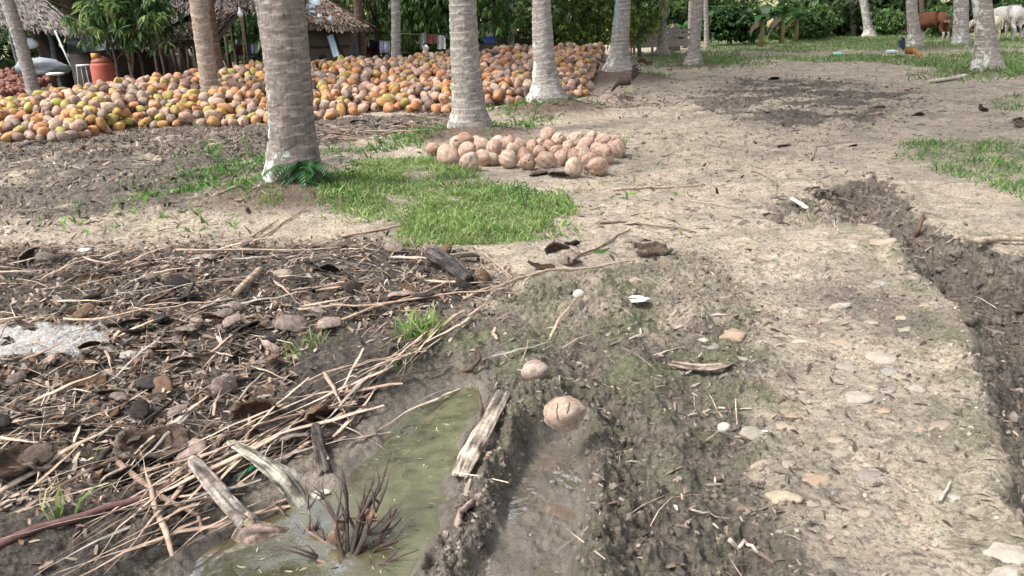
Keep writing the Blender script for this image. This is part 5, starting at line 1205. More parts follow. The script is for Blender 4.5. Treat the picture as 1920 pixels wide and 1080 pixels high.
def put_strip(x, y, yaw, Li, ci, sc, lb, grp, dz=.008, pitch=None):
    L = (.28,.48,.75)[Li]*sc*.45; dx, dy = math.cos(yaw)*L, math.sin(yaw)*L; h = hz([x-dx, x, x+dx], [y-dy, y, y+dy])
    z = max(h[1], (h[0]+h[2])/2)+dz; p = -math.atan2(h[2]-h[0], 2*L) if pitch is None else pitch
    o = inst('leaf_strip', SM[ci][rg.randrange(3)][Li], (x, y, z), (rg.uniform(-.5,.5), p, yaw), sc, lb, 'leaf strip', grp); return o
A = gp(830,628); B = gp(560,800); C = gp(160,1010); pth = [A, B, C]
for k in range(92):
    t = rg.random()**.9; c = A.lerp(B, t*2) if t < .5 else B.lerp(C, t*2-1); d = (B-A) if t < .5 else (C-B); yaw = math.atan2(d.y, d.x)+rg.gauss(0, .33); n = Vector((-d.y, d.x, 0)).normalized()
    o_ = rg.gauss(0, .12)*(.6+t*.9); x, y = c.x+n.x*o_, c.y+n.y*o_; ci = rg.choices(range(4), [.45,.30,.15,.10])[0]; half = 'upper' if t < .5 else 'lower'
    put_strip(x, y, yaw, rg.choice([1,2,2,2]), ci, rg.uniform(.6,1.1), '%s leaf strip in the %s half of the bundle left of the puddle' % (SCOL[ci][0], half), '%s strips, %s half of the bundle' % (SCOL[ci][0], half), .01+abs(rg.gauss(0, .015)))
SZ = PW([(-300,470),(300,460),(760,455),(930,520),(960,560),(820,620),(500,600),(-300,560)])
for n_, poly, yw, sp, wh_ in ((100, SZ, .1, .55, 'in the litter band below the bright grass'), (60, HZ2, .3, 1.0, 'on the burnt ground at lower left')):
    for (x, y) in inpoly(poly, n_, rgn):
        ci = rg.choices(range(4), [.36,.34,.15,.15])[0]; put_strip(x, y, yw+rg.gauss(0, sp), rg.choice([0,1,1,2]), ci, rg.uniform(.6,1.1), '%s leaf strip lying %s' % (SCOL[ci][0], wh_), '%s strips %s' % (SCOL[ci][0], wh_), rg.uniform(.006,.03))
for (px, py, yw, Li, ci, lb) in [(470,790,1.9,1,1,'curled pinkish strip draped over the brown husk'),(655,545,.2,2,1,'long strip running past the charred wood at the litter edge'),(885,600,1.2,0,0,'short pale strip, left of the pair above the rut'),(900,590,1.1,0,1,'short pinkish strip, right of the pair above the rut'),
   (1055,615,1.15,1,1,'pinkish strip on the mossy mud below the two stones'),(1000,660,.5,1,2,'greyish strip above the broken pale coconut'),(640,810,-.5,1,0,'pale strip pointing at the green puddle'),(860,745,.4,1,2,'grey strip on the bank at the top of the puddle'),(600,840,1.9,0,2,'grey strip behind the charred stub'),
   (685,770,1.3,1,0,'pale strip standing up from the bundle end near the puddle'),(70,860,2.2,1,0,'bent pale strip near the left edge'),(290,940,2.1,2,1,'long pinkish strip crossing the bundle')]:
    q = gp(px, py); put_strip(q.x, q.y, yw, Li, ci, 1.0, lb, None, .02)
# fine litter: leaf chips, clods and gravel, more than anyone could count
CHIP = [(-.5,-.12,0),(-.1,-.2,.05),(.5,-.06,.0),(.45,.1,.03),(-.05,.16,.09),(-.5,.1,.02)]; CHIPF = [(0,1,4),(0,4,5),(1,2,3),(1,3,4)]
def scatter(name, label, cat, tv, tf, q, s0, s1, cols, mat, flat=.35, dz=.0, aspect=(1,1,1), seed=0, smooth=False, jit=.4):
    rgn = np.random.default_rng(seed); n = len(q); z = hz(q[:, 0], q[:, 1])+dz; pos = np.stack([q[:, 0], q[:, 1], z], 1)
    M = rotm(n, rgn, rgn.normal(0, flat, n)); s = rgn.uniform(s0, s1, n)*(rgn.random(n)**1.5*.7+.5); dist = np.hypot(q[:, 0], q[:, 1]); sc = (s[:, None]*np.array(aspect)[None])[:, None, :]
    c = np.array(cols)[rgn.integers(0, len(cols), n)]*rgn.uniform(1-jit, 1+jit, (n, 1)); me = cloud_mesh(name, tv, tf, pos, M, sc, c, mat, smooth)
    o = bpy.data.objects.new(name, me); COL.objects.link(o); tag(o, label, cat, kind='stuff'); return o
LC = [(.34,.27,.21),(.22,.165,.125),(.17,.12,.09),(.07,.055,.045),(.34,.29,.25),(.22,.13,.08)]
q = np.concatenate([inpoly(SZ, 5200, rgn, .3), inpoly(HZ2, 5600, rgn, .2), inpoly(DEB, 2200, rgn, .3)]); q = q[(sdf(PUD, q[:, 0], q[:, 1]) > .06) & (sdf(ASH, q[:, 0], q[:, 1]) > -.02)]
scatter('leaf_litter', 'small brown leaf chips and fibre scraps over the burnt ground', 'litter', CHIP, CHIPF, q, .025, .085, LC, M_STRIP, .5, .006, (1,.8,1), 1)
q = np.concatenate([inpoly(LIT, 2600, rgn, .3), inpoly(PW([(-200,290),(480,270),(480,440),(-200,470)]), 900, rgn, .2), inpoly(PW([(1090,170),(1240,180),(1220,200),(1100,205)]), 250, rgn, .2)])
scatter('leaf_litter', 'dark leaf scraps and roots along the foot of the big heap', 'litter', CHIP, CHIPF, q, .05, .16, LC, M_STRIP, .5, .01, (1,.6,1), 2)
q = np.concatenate([inpoly(PW([(1000,240),(1900,240),(1900,330),(1500,420),(1300,560),(1000,560)]), 700, rgn), inpoly(DPF, 700, rgn, .5), inpoly(PW([(1150,110),(1900,120),(1900,240),(1150,240)]), 900, rgn), inpoly(GUL, 350, rgn), inpoly(PW([(1000,560),(1500,560),(1500,1080),(1000,1080)]), 420, rgn), inpoly(MUD, 300, rgn)]); q = q[(sdf(PUD, q[:, 0], q[:, 1]) > .03) & (sdf(TRK, q[:, 0], q[:, 1]) > .03)]
scatter('leaf_litter', 'sparse dry scraps scattered over the sandy path', 'litter', CHIP, CHIPF, q, .02, .085, LC[:5], M_STRIP, .3, .004, (1,.5,1), 3)
TW = [(-.5,-.02,0),(-.5,.02,0),(-.1,.05,.05),(-.1,.01,.05),(.2,.03,.03),(.2,-.01,.03),(.5,-.03,.0),(.5,-.04,.0)]; TWF = [(0,3,1),(3,2,1),(3,5,2),(5,4,2),(5,7,4),(7,6,4)]
q = np.concatenate([inpoly(SZ, 1500, rgn, .3), inpoly(HZ2, 1300, rgn), inpoly(LIT, 900, rgn, .2), inpoly(MUD, 140, rgn), inpoly(PW([(1000,240),(1500,240),(1300,560),(900,560)]), 250, rgn), inpoly(GUL, 160, rgn), inpoly(PIT, 60, rgn)]); q = q[(sdf(PUD, q[:, 0], q[:, 1]) > .05) & (sdf(TRK, q[:, 0], q[:, 1]) > .03)]
scatter('twigs', 'thin dry twigs and fibres scattered over the ground', 'twigs', TW, TWF, q, .08, .34, [(.42,.32,.24),(.30,.22,.17),(.15,.11,.09),(.50,.40,.31)], M_STRIP, .15, .012, (1,.35,1), 4)
mb = MB(); blob(mb, (0,0,0), (1,.8,.6), 8, 6, 1.1, 3, fr=1.9); CLV = mb.v; CLF = [f[:3] for f in mb.f]+[(f[0], f[2], f[3]) for f in mb.f if len(f) == 4]
def near_band(line, n, sd, rgn):
    l = PW(line); i = rgn.integers(0, len(l)-1, n); t = rgn.random(n); a = np.array(l); p = a[i]*(1-t[:, None])+a[i+1]*t[:, None]; return p+rgn.normal(0, sd, (n, 2))
q = np.concatenate([inpoly(MUD, 2600, rgn, .15), near_band([(985,770),(945,860),(905,930),(870,1000),(830,1090)], 700, .07, rgn), near_band([(1130,760),(1125,860),(1140,950),(1120,1040)], 500, .09, rgn), near_band([(1290,470),(1400,560),(1425,700),(1395,800),(1400,900),(1460,1000)], 700, .10, rgn), inpoly(GUL, 1500, rgn, .1), inpoly(DPF, 1200, rgn, .4)])
q = q[(sdf(PUD, q[:, 0], q[:, 1]) > .02) & (sdf(TRK, q[:, 0], q[:, 1]) > .0)]
scatter('mud_clods', 'crumbs and clods of dark mud along the wheel ruts', 'mud', CLV, CLF, q[::2], .004, .019, [(.12,.10,.08),(.17,.14,.115),(.10,.08,.066),(.21,.18,.145)], M_STONE, .8, -.003, seed=5)
q = np.concatenate([inpoly(PW([(1290,470),(1700,470),(1830,650),(1900,1080),(1480,1080),(1400,700)]), 900, rgn, .1), inpoly(PW([(1000,260),(1700,260),(1650,470),(1000,540)]), 500, rgn), inpoly(MUD, 260, rgn)])
scatter('gravel', 'small mixed pebbles pressed into the sandy path', 'gravel', CLV, CLF, q, .004, .015, [(.33,.28,.22),(.25,.22,.185),(.36,.31,.25),(.31,.23,.175),(.20,.19,.17)], M_STONE, .4, -.002, seed=6)
# stones one can point to
ST = [(1420,812,62,'grey-green'),(1470,800,46,'tan'),(1530,897,70,'orange'),(1610,743,62,'whitish'),(1660,733,36,'blue-grey'),(1718,728,46,'whitish'),(1590,688,52,'grey'),(1655,668,54,'whitish'),(1665,696,32,'blue-grey'),(1575,852,56,'grey-green'),
 (1632,890,52,'dark grey'),(1765,798,46,'brown'),(1570,825,44,'tan'),(1470,930,60,'yellowish'),(1522,943,34,'grey'),(1358,806,25,'whitish'),(1368,625,62,'orange'),(1387,672,34,'grey-green'),(1335,650,36,'grey'),(1320,636,20,'whitish'),
 (1545,474,24,'whitish'),(1572,466,28,'tan'),(1598,462,26,'whitish'),(1613,423,28,'tan'),(1660,452,52,'tan'),(1436,457,24,'blue-grey'),(1637,537,34,'brown'),(1652,530,34,'blue-grey'),(1708,538,22,'orange'),(1752,567,22,'blue-grey'),
 (1465,997,28,'blue-grey'),(1415,1017,14,'whitish'),(1553,1005,24,'orange'),(1790,932,30,'whitish'),(1755,925,38,'grey'),(1895,1040,84,'whitish'),(1885,1075,80,'whitish'),(1086,556,24,'whitish'),(1190,525,34,'tan'),(1729,804,17,'orange'),
 (1575,572,40,'whitish'),(1630,605,34,'grey'),(1695,618,38,'grey-green'),(1545,600,34,'tan'),(1432,640,28,'grey'),(1485,783,36,'orange'),(1690,595,26,'yellowish'),(1740,573,30,'tan'),(1500,640,30,'whitish'),(1385,748,20,'whitish'),
 (1655,770,28,'orange'),(1440,780,40,'tan'),(1575,640,28,'orange'),(1270,900,16,'orange'),(1200,880,14,'whitish'),(1620,960,28,'tan'),(1700,980,30,'orange'),(1480,870,36,'grey'),(1430,870,44,'tan'),(530,510,44,'brown'),(370,482,28,'dark grey'),
 (405,465,26,'blue-grey'),(310,499,20,'orange'),(243,663,56,'whitish'),(490,670,16,'grey'),(222,705,22,'orange'),(290,750,26,'grey'),(1525,170,26,'whitish'),(1500,165,20,'grey'),(75,545,40,'whitish'),(1840,225,18,'whitish')]
SC_ = {'grey-green': (.33,.32,.25),'tan': (.40,.33,.25),'orange': (.44,.29,.20),'whitish': (.47,.44,.39),'blue-grey': (.31,.31,.29),'grey': (.36,.33,.29),'dark grey': (.23,.22,.21),'brown': (.32,.25,.20),'yellowish': (.48,.41,.29)}
for i, (px, py, wp, cn) in enumerate(ST):
    q = gp(px, py); r = wp/2*depth(q)/FPX; sc_ = tuple((a*.65+b*.35)*.72 for a, b in zip(SC_[cn], (.47,.40,.32))); mb = MB(); blob(mb, (0,0,0), (r, r*rg.uniform(.6,.85), r*rg.uniform(.32,.42)), 22, 14, .33, i, col=sc_, fr=1.3)
    if (px, py) in ((1086,556),(1358,806)): mb = MB(); blob(mb, (0,0,r*.5), (r, r*.85, r*.85), 16, 10, .12, i, col=SC_[cn])
    o = mb.build('stone', M_STONE, loc=(q.x, q.y, q.z-.17*r), rot=(rg.uniform(-.15,.15), rg.uniform(-.15,.15), rg.uniform(-.5,.5)))
    zone = 'on the burnt ground at left' if px < 600 else ('on the mossy mud between the ruts' if px < 1300 else ('on the far dirt yard' if py < 300 else ('by the rut pit, upper path' if py < 480 else ('on the path beside the gully' if py < 700 else 'low on the near path'))))
    sz = 'large' if wp > 48 else ('medium' if wp > 30 else 'small'); same = [k for k in range(len(ST)) if ST[k][3] == cn]
    tag(o, '%s %s stone %s' % (sz, cn, zone), 'stone', '%s %s stones %s' % (sz, cn, zone))
# ---------------- single items near the camera
def px3(px, py, h=0):
    q = P(px, py, h); 
    for _ in range(3): q = P(px, py, gz(q.x, q.y)+h)
    return q
def stick(label, pts, r, col, name='stick', cat='stick', h=.012, n=7, mat=None, flat=1.0, taper=.5):
    p = [px3(a[0], a[1], a[2] if len(a) > 2 else h) for a in pts]; o = []; 
    for a, b in zip(p[:-1], p[1:]):
        for k in range(4): c = a.lerp(b, k/4); o.append(c)
    o.append(p[-1]); mb = MB(); m = len(o)
    for i in range(m):
        if len(pts[0]) < 3: o[i].z = max(o[i].z, gz(o[i].x, o[i].y)+h)
        o[i] += Vector((0, .006*mnoise.noise(Vector((i*.9, r*99, 0))), .003*mnoise.noise(Vector((i, 3, 0)))))
    tube(mb, o, [r*(1-taper*i/m) for i in range(m)], n, wob=.2, seed=r*50, col=col, flat=flat); return tag(mb.build(name, mat or M_TWIG), label, cat)
TAN = (.42,.31,.23); BR = (.20,.14,.105); PUR = (.15,.085,.08)
stick('long tan rachis from the litter to the husk bowl on the path', [(870,560),(1000,515),(1100,503),(1180,490)], .010, TAN)
stick('brown curved stick right of the brown and black husks', [(1075,482),(1120,466),(1150,448),(1182,430)], .009, BR)
stick('thin straight stick in front of the small pile', [(1150,356),(1240,352),(1322,346)], .012, TAN)
stick('thin stick with a bend on the path right of the pile', [(1285,362),(1295,376),(1340,382),(1382,390)], .008, (.40,.34,.28))
stick('hooked stick on the upper sandy path', [(1410,321),(1440,333),(1455,343),(1456,366)], .009, (.26,.21,.17))
stick('thin root across the path below the small pile', [(1125,418),(1170,416),(1240,425),(1305,436)], .009, (.16,.12,.10))
stick('long tan stick at the left edge of the bright grass', [(640,443),(720,430),(790,416)], .012, TAN)
stick('upper of two crossing sticks below the fern', [(470,458),(515,430),(572,390)], .010, (.40,.29,.21))
stick('lower of two crossing sticks below the fern', [(455,455),(490,432),(522,413)], .009, (.36,.27,.20))
stick('pale curved stick on the path above the pit', [(1518,290),(1522,300),(1530,275),(1600,265)], .010, (.38,.32,.26))
stick('long brown stick over the strip bundle, pointing to the log', [(222,868,.03),(300,930,.05),(370,965,.04),(380,998,.02)], .012, (.26,.18,.14))
stick('dark purple thorny rachis running down from the lower left edge', [(-60,1045),(120,978),(280,930),(420,880)], .014, PUR, taper=.2)
stick('black thin stick over the husks at left', [(175,880),(260,800),(345,735)], .013, (.05,.04,.038), h=.03)
stick('thin tan stick across the litter left of the wood slab', [(120,600),(200,598),(330,575),(440,560)], .007, (.46,.36,.26), h=.03)
stick('long thin stick below the charred wood in the litter', [(560,580),(700,572),(860,548),(930,545)], .008, TAN, h=.03)
stick('pale strip of bark across the middle of the litter band', [(330,468),(520,472),(640,464)], .008, (.44,.34,.25), h=.02)
stick('slender stick at the right of the litter, pointing at the small tuft', [(640,600),(760,560),(900,520)], .008, TAN, h=.03)
stick('curving thin rachis at the right edge of the litter', [(790,490),(900,470),(960,520),(880,600)], .006, TAN, h=.02)
stick('dark curved root standing at the top of the puddle', [(860,700,.0),(885,690,.03),(900,672,.07),(892,650,.10)], .014, (.10,.07,.055))
stick('grey log lying on the bottom edge of the big heap', [(175,232,.05),(220,226,.08),(268,218,.05)], .05, (.20,.16,.13), mat=M_WOOD, name='log', cat='log')
stick('long dark frond stem at the foot of the heap, far left', [(30,276),(80,268),(125,258)], .035, (.17,.145,.13), mat=M_WOOD, name='log', cat='log')
stick('white cut stick beside the rut pit', [(1484,372,.03),(1500,381,.03),(1513,390,.03)], .030, (.62,.57,.50), mat=M_WOOD, taper=.0, flat=.5)
stick('brown branch standing up out of the gully', [(1712,455,.0),(1722,430,.06),(1731,404,.16)], .022, (.16,.10,.07), mat=M_WOOD)
stick('dark root hanging across the gully wall', [(1708,440,.02),(1725,458,.02),(1740,470,.02)], .012, (.13,.10,.08))
stick('pale crooked twig at the bottom, left of the orange stones', [(1368,1012),(1382,1028),(1398,1036),(1420,1056)], .009, (.46,.38,.32))
stick('thin twig left of the white pebble', [(1295,955),(1340,968),(1372,975)], .004, (.42,.34,.28)); stick('short pale twig right of the dark grey stone', [(1762,938),(1775,918),(1784,903)], .006, (.48,.42,.36))
stick('pale dead branch at the right edge above the gully', [(1832,452,.04),(1870,448,.05),(1940,448,.05)], .028, (.44,.36,.27), mat=M_WOOD)
stick('thin pale root inside the gully on the right', [(1830,588,.01),(1860,598,.01),(1885,607,.01)], .006, (.38,.33,.27)); stick('crooked pale twig near the top of the gully', [(1563,420),(1572,433),(1582,437)], .006, (.42,.36,.30))
stick('white planed plank lying in front of the whitened palm', [(1745,152,.05),(1790,146,.05),(1808,141,.05)], .07, (.66,.60,.52), mat=M_WOOD, name='plank', cat='plank', taper=0, flat=.5)
# rock-like roots in the pit
for k in range(9):
    a = rg.uniform(0, 3.1); cx, cy = 1560+rg.uniform(-35,50), 370+rg.uniform(-18,14); L = rg.uniform(12, 34)
    stick('grey tangled root in the rut pit', [(cx-L*math.cos(a), cy-L*.4*math.sin(a), .03), (cx, cy-4, .07), (cx+L*math.cos(a), cy+L*.4*math.sin(a), .03)], .012, (.17,.14,.12), name='root', cat='root')['group'] = 'tangled roots in the rut pit'
for k in range(8):
    cx, cy = 1745+rg.uniform(0,60), 445+rg.uniform(-14,22); stick('pale dry root on the gully bank behind the standing branch', [(cx-14, cy+9, .01), (cx, cy, .04), (cx+16, cy-8+rg.uniform(-5,5), .05)], .006, (.36,.31,.26), name='root', cat='root')['group'] = 'dry roots on the gully bank'
for k in range(26):
    cx, cy = rg.uniform(590,820), 0; cy = np.interp(cx, [590,820], [262,228])+rg.uniform(-14,10); L = rg.uniform(20, 60); sl = rg.uniform(-.25,.2)
    stick('dry stick in the heap of roots behind the thickest palm', [(cx-L, cy-L*sl, .03), (cx, cy, .09), (cx+L, cy+L*sl, .04)], rg.uniform(.006,.013), rg.choice([TAN,(.30,.24,.2),BR]), name='stick')['group'] = 'dry sticks behind the thickest palm'
# pale forked frond butt
def plank(mb, pts, wd, th, col, rag=.1, seed=0, cup=.0):
    """pts: world points of the centre line; wd: widths; th: thickness"""
    vs = []; fs = []; n = len(pts); K = 6
    for i, p in enumerate(pts):
        d = (pts[min(i+1, n-1)]-pts[max(i-1, 0)]).normalized(); s = d.cross(Vector((0,0,1))).normalized(); u = s.cross(d)
        w_ = wd[i]*(1+rag*mnoise.noise(Vector((i*.8, seed, 0))))
        ring = [(-1,-.3),(-.85,.5),(-.3,.5+cup),(.3,.5+cup),(.85,.5),(1,-.3),(.5,-.6),(-.5,-.6)]
        for a, b in ring: vs.append(p+s*a*w_/2*(1+.06*mnoise.noise(Vector((i*1.3, a*3, seed))))+u*b*th[i]*(1+.3*mnoise.noise(Vector((i*.9, a*2, seed+4)))))
    m = 8
    for i in range(n-1):
        for k in range(m): fs.append((i*m+k, i*m+(k+1) % m, (i+1)*m+(k+1) % m, (i+1)*m+k))
    fs.append(tuple(range(m))[::-1]); fs.append(tuple((n-1)*m+k for k in range(m))); mb.add(vs, fs, 0, col)
def line3(pts, k=7):
    p = [px3(*a) for a in pts]; o = []
    for i in range(len(p)-1):
        p0, p1, p2, p3 = p[max(i-1,0)], p[i], p[i+1], p[min(i+2,len(p)-1)]
        for j in range(k): t = j/k; o.append(.5*((2*p1)+(p2-p0)*t+(2*p0-5*p1+4*p2-p3)*t*t+(3*p1-p0-3*p2+p3)*t**3))
    o.append(p[-1]); return o
def widths(l, ws): return [np.interp(i/(len(l)-1), np.linspace(0, 1, len(ws)), ws)*depth(p)/FPX for i, p in enumerate(l)]
mb = MB(); l = line3([(432,828,.06),(480,858,.06),(530,900,.04),(570,955,.015),(592,1000,-.01)]); logtube(mb, l, [x/2 for x in widths(l, [18,28,38,38,12])], (.50,.47,.38), flat=.35, seed=1); 
l = line3([(480,856,.055),(530,880,.06),(575,905,.05),(612,932,.03)]); logtube(mb, l, [x/2 for x in widths(l, [18,24,30,34])], (.54,.50,.41), flat=.3, seed=2)
l = line3([(560,900,.045),(585,930,.03),(596,950,.02)]); logtube(mb, l, [x/2 for x in widths(l, [12,36,18])], (.48,.45,.36), flat=.2, seed=3)
tag(mb.build('frond_butt', M_WOOD), 'pale forked palm frond butt reaching into the puddle', 'frond butt')
mb = MB(); l = line3([(362,862,.07),(395,905,.06),(430,945,.06),(468,985,.06)]); logtube(mb, l, [x/2 for x in widths(l, [24,32,36,38])], (.36,.31,.27), flat=.8, seed=4, rag=.8); tube(mb, l[-4:]+[px3(474,998,.03)], [x/2 for x in widths(l, [30,30,30,26,6])][:5], 10, wob=.5, seed=8, col=(.50,.40,.29)); tag(mb.build('log', M_WOOD), 'short scorched log with peeling bark, resting beside the puddle', 'log')
mb = MB(); l = line3([(462,1035,.0),(470,1010,.035),(520,1003,.035),(578,1003,.0)]); logtube(mb, l, [x/2 for x in widths(l, [50,66,36,10])], (.27,.20,.165), flat=.55, seed=6); l = line3([(447,985,.02),(455,1015,.02),(460,1050,-.01)]); logtube(mb, l, [x/2 for x in widths(l, [36,36,34])], (.28,.22,.185), flat=.8, seed=7); tag(mb.build('wood_chunk', M_WOOD), 'knuckle-shaped brown wood chunk lying in the puddle edge', 'wood')
mb = MB(); l = line3([(592,800,.05),(600,845,.03),(612,893,.0)]); logtube(mb, l, [x/2 for x in widths(l, [18,24,26])], (.13,.105,.095), seed=8); tag(mb.build('charred_stub', M_WOOD), 'charred stub standing at the puddle edge below the cup husk', 'wood')
mb = MB(); l = line3([(945,735,.06),(915,790,.06),(885,845,.05),(862,895,.01)]); logtube(mb, l, [x/2 for x in widths(l, [28,34,40,32])], (.52,.44,.36), flat=.45, seed=11, rag=.5, groove=.06); l = line3([(925,770,.02),(885,830,.015),(855,890,-.01)]); logtube(mb, l, [x/2 for x in widths(l, [24,32,28])], (.17,.125,.095), flat=.6, seed=12); tag(mb.build('wood_slab', M_WOOD), 'split wood slab with pale face between puddle and wheel rut', 'wood')
stick('dark broken branch tip behind the upper end of the wood slab', [(905,790,.0),(903,765,.05),(898,738,.09)], .011, (.12,.085,.065))
mb = MB(); l = line3([(815,480,.05),(850,500,.06),(880,525,.04)]); logtube(mb, l, [x/2 for x in widths(l, [34,28,20])], (.12,.105,.10), seed=9, groove=.2); tag(mb.build('charred_wood', M_WOOD), 'charred grey-black log piece in the litter below the grass', 'wood')
mb = MB(); l = line3([(1252,683,.02),(1300,690,.03),(1345,690,.03),(1372,680,.02)]); logtube(mb, l, [x/2 for x in widths(l, [8,16,18,12])], (.34,.265,.22), flat=.4, seed=13); l = line3([(1260,678,.04),(1310,684,.045),(1355,682,.03)]); plank(mb, l, widths(l, [5,9,6]), [.006]*len(l), (.46,.36,.30), .3, 4); tag(mb.build('bark_piece', M_WOOD), 'flat curled bark piece on the mud beside the grey-green stone', 'bark')
mb = MB(); l = line3([(330,600,.03),(440,560,.05),(490,505,.03)]); l = line3([(440,552,.04),(462,530,.05),(488,505,.04)]); tube(mb, l, [x/2 for x in widths(l, [12,14,12])], 8, wob=.2, seed=7, col=(.42,.32,.24)); tag(mb.build('stick', M_WOOD), 'thick pale stick on the husks in the middle of the litter', 'stick')
# branching root cluster in the puddle
t = thing('root_cluster', 'dark branching dead root cluster standing in the puddle', 'dead root', px3(655,1068,0)); o0 = Vector(t.location); mb = MB(); rg2 = random.Random(12)
root = px3(652,1072,.0)
def tip(px, py, hh): q_ = P(px, py, WATER_Z+hh*.62); return q_
for (px, py, hh, r) in [(700,905,.22,.011),(722,880,.20,.009),(745,955,.12,.011),(603,905,.16,.008),(575,915,.12,.008),(505,880+50,.05,.006),(642,880,.24,.011),(650,930,.18,.010),(560,975,.06,.009),(590,1040,.02,.009),(752,1042,.03,.008),(748,1015,.06,.006),(735,990,.08,.010),(620,955,.12,.009),(715,925,.17,.010)]:
    e = tip(px, py, hh); m_ = root.lerp(e, .5)+Vector((rg2.uniform(-.05,.05), rg2.uniform(-.03,.03), rg2.uniform(-.03,.05))); pts = [root, root.lerp(m_, .5), m_, m_.lerp(e, .5)+Vector((rg2.uniform(-.012,.012),0,rg2.uniform(-.01,.01))), e]
    tube(mb, [p-o0 for p in pts], [r*.85, r*.75, r*.62, r*.45, r*.2], 6, wob=.3, seed=px, col=(.06,.045,.04) if px > 600 else (.22,.15,.12))
    for k in range(3): a = pts[rg2.choice([2,3])]; b = a+(e-root).normalized()*rg2.uniform(.04,.12)+Vector((rg2.uniform(-.06,.06), rg2.uniform(-.04,.04), rg2.uniform(-.01,.04))); tube(mb, [a-o0, a.lerp(b,.5)-o0+Vector((.004,0,.003)), b-o0], [r*.6, r*.4, r*.15], 5, col=(.09,.065,.06))
mb.build('roots', M_TWIG, t); mb = MB()
for (px, py, hh) in ((690,965,.12),(672,975,.11),(706,975,.10),(636,985,.09),(628,1010,.05)):
    blob(mb, tip(px, py, hh)-o0, (.030,.004,.024), 12, 8, 1.3, px, col=(.24,.15,.105), rot=(px*.7, py*.3, px))
mb.build('husk_scraps', M_HUSK, t)
# coconuts in the rut
from mathutils.bvhtree import BVHTree
def crack(mb, ob, dirs, r):
    M = ob.matrix_basis; bv = BVHTree.FromPolygons([M @ v.co for v in ob.data.vertices], [tuple(p.vertices) for p in ob.data.polygons]); pts = []
    for d in dirs:
        d = Vector(d).normalized(); h = bv.ray_cast(d*.5, -d)
        if h[0] is not None: pts.append(h[0]+d*.0012)
    tube(mb, pts, [r*.3]+[r]*(len(pts)-2)+[r*.3], 5, col=(.05,.035,.028))
q = gp(1056,800); r = 38*depth(q)/FPX; t = thing('dry_coconut', 'cracked pale coconut sitting at the head of the muddy rut', 'coconut', (q.x, q.y, q.z+r*.72)); ob = bpy.data.objects.new('husk', coconut_mesh('husk', (.50,.37,.29), (.62,.49,.40), 1.16, 95, 30, 22, M_DRYNUT, 10, False)[1]); COL.objects.link(ob); ob.parent = t; ob.scale = (r*.84,r*.80,r*.82); ob.rotation_euler = (.1, 1.35, .12)
mb = MB()
for x0, z0, x1, z1, sd_ in ((-1.1,3.2,-.30,-.1,1),(.9,2.4,.15,.5,2)):
    crack(mb, ob, [(x0+(x1-x0)*k/9+.16*mnoise.noise(Vector((k*.9, sd_*5, 0))), -1, z0+(z1-z0)*k/9) for k in range(10)], .0019)
mb.build('crack', M_PLAIN, t)
q = gp(1002,705); r = 25*depth(q)/FPX; ob = inst('dry_coconut', coconut_mesh('broken_nut', (.50,.38,.33), (.60,.49,.43), 1.15, 97, 24, 18, M_DRYNUT, 5, False)[1], (q.x,q.y,q.z+r*.35), (.5,1.2,.3), (r*.9,r*.75,r*.85), 'small broken pale husk on the mud above the cracked coconut', 'coconut')
# litter of people
mb = MB(); q = gp(1195,563)-Vector((0,0,.014))
for (dx, dy, a, b, h_) in ((-.02,0,.075,.028,.012),(.035,.005,.045,.016,.02),(.0,.012,.05,.014,.03)): blob(mb, (dx,dy,h_), (a,b,.008), 12, 6, .5, dx*99, col=(.78,.76,.72))
tag(mb.build('paper_scrap', M_CLOTH, loc=q), 'crumpled white paper scrap on the mossy mud', 'paper')
mb = MB(); q = gp(160,473); blob(mb, (0,0,.02), (.05,.03,.012), 12, 6, .6, 4, col=(.74,.76,.80)); tag(mb.build('plastic_scrap', M_CLOTH, loc=q), 'white plastic scrap at the top of the litter, left side', 'plastic')
t = thing('bottle', 'dark green bottle neck poking out beside the frond butt', 'bottle', px3(464,884,.02), 2.4); mb = MB(); lathe(mb, [(.012,.0),(.0125,.012),(.0135,.014),(.0135,.03),(.012,.034)], 14, (.02,.16,.08)); mb.build('cap', M_PLAIN, t, rot=(1.35,0,0)); mb = MB(); lathe(mb, [(.017,-.05),(.018,-.03),(.016,-.015),(.012,-.005),(.011,.004)], 14, (.06,.09,.06)); mb.build('neck', M_PLAIN, t, rot=(1.35,0,0))
for (px, py, lb, c) in ((1573,104,'flat turquoise plastic bottle on the far dirt yard','tq'),(1672,100,'flat pale blue plastic bottle near the rooster','pb')):
    t = thing('bottle', lb, 'bottle', gp(px, py)+Vector((0,0,.06)), .1); cc = (.36,.66,.60) if c == 'tq' else (.55,.70,.74); mb = MB(); lathe(mb, [(.05,-.20),(.06,-.18),(.06,.08),(.025,.16)], 14, cc); mb.build('body', M_PLAIN, t, rot=(0,1.57,0)); mb = MB(); lathe(mb, [(.026,.16),(.026,.20)], 10, (.7,.75,.78)); mb.build('cap', M_PLAIN, t, rot=(0,1.57,0))
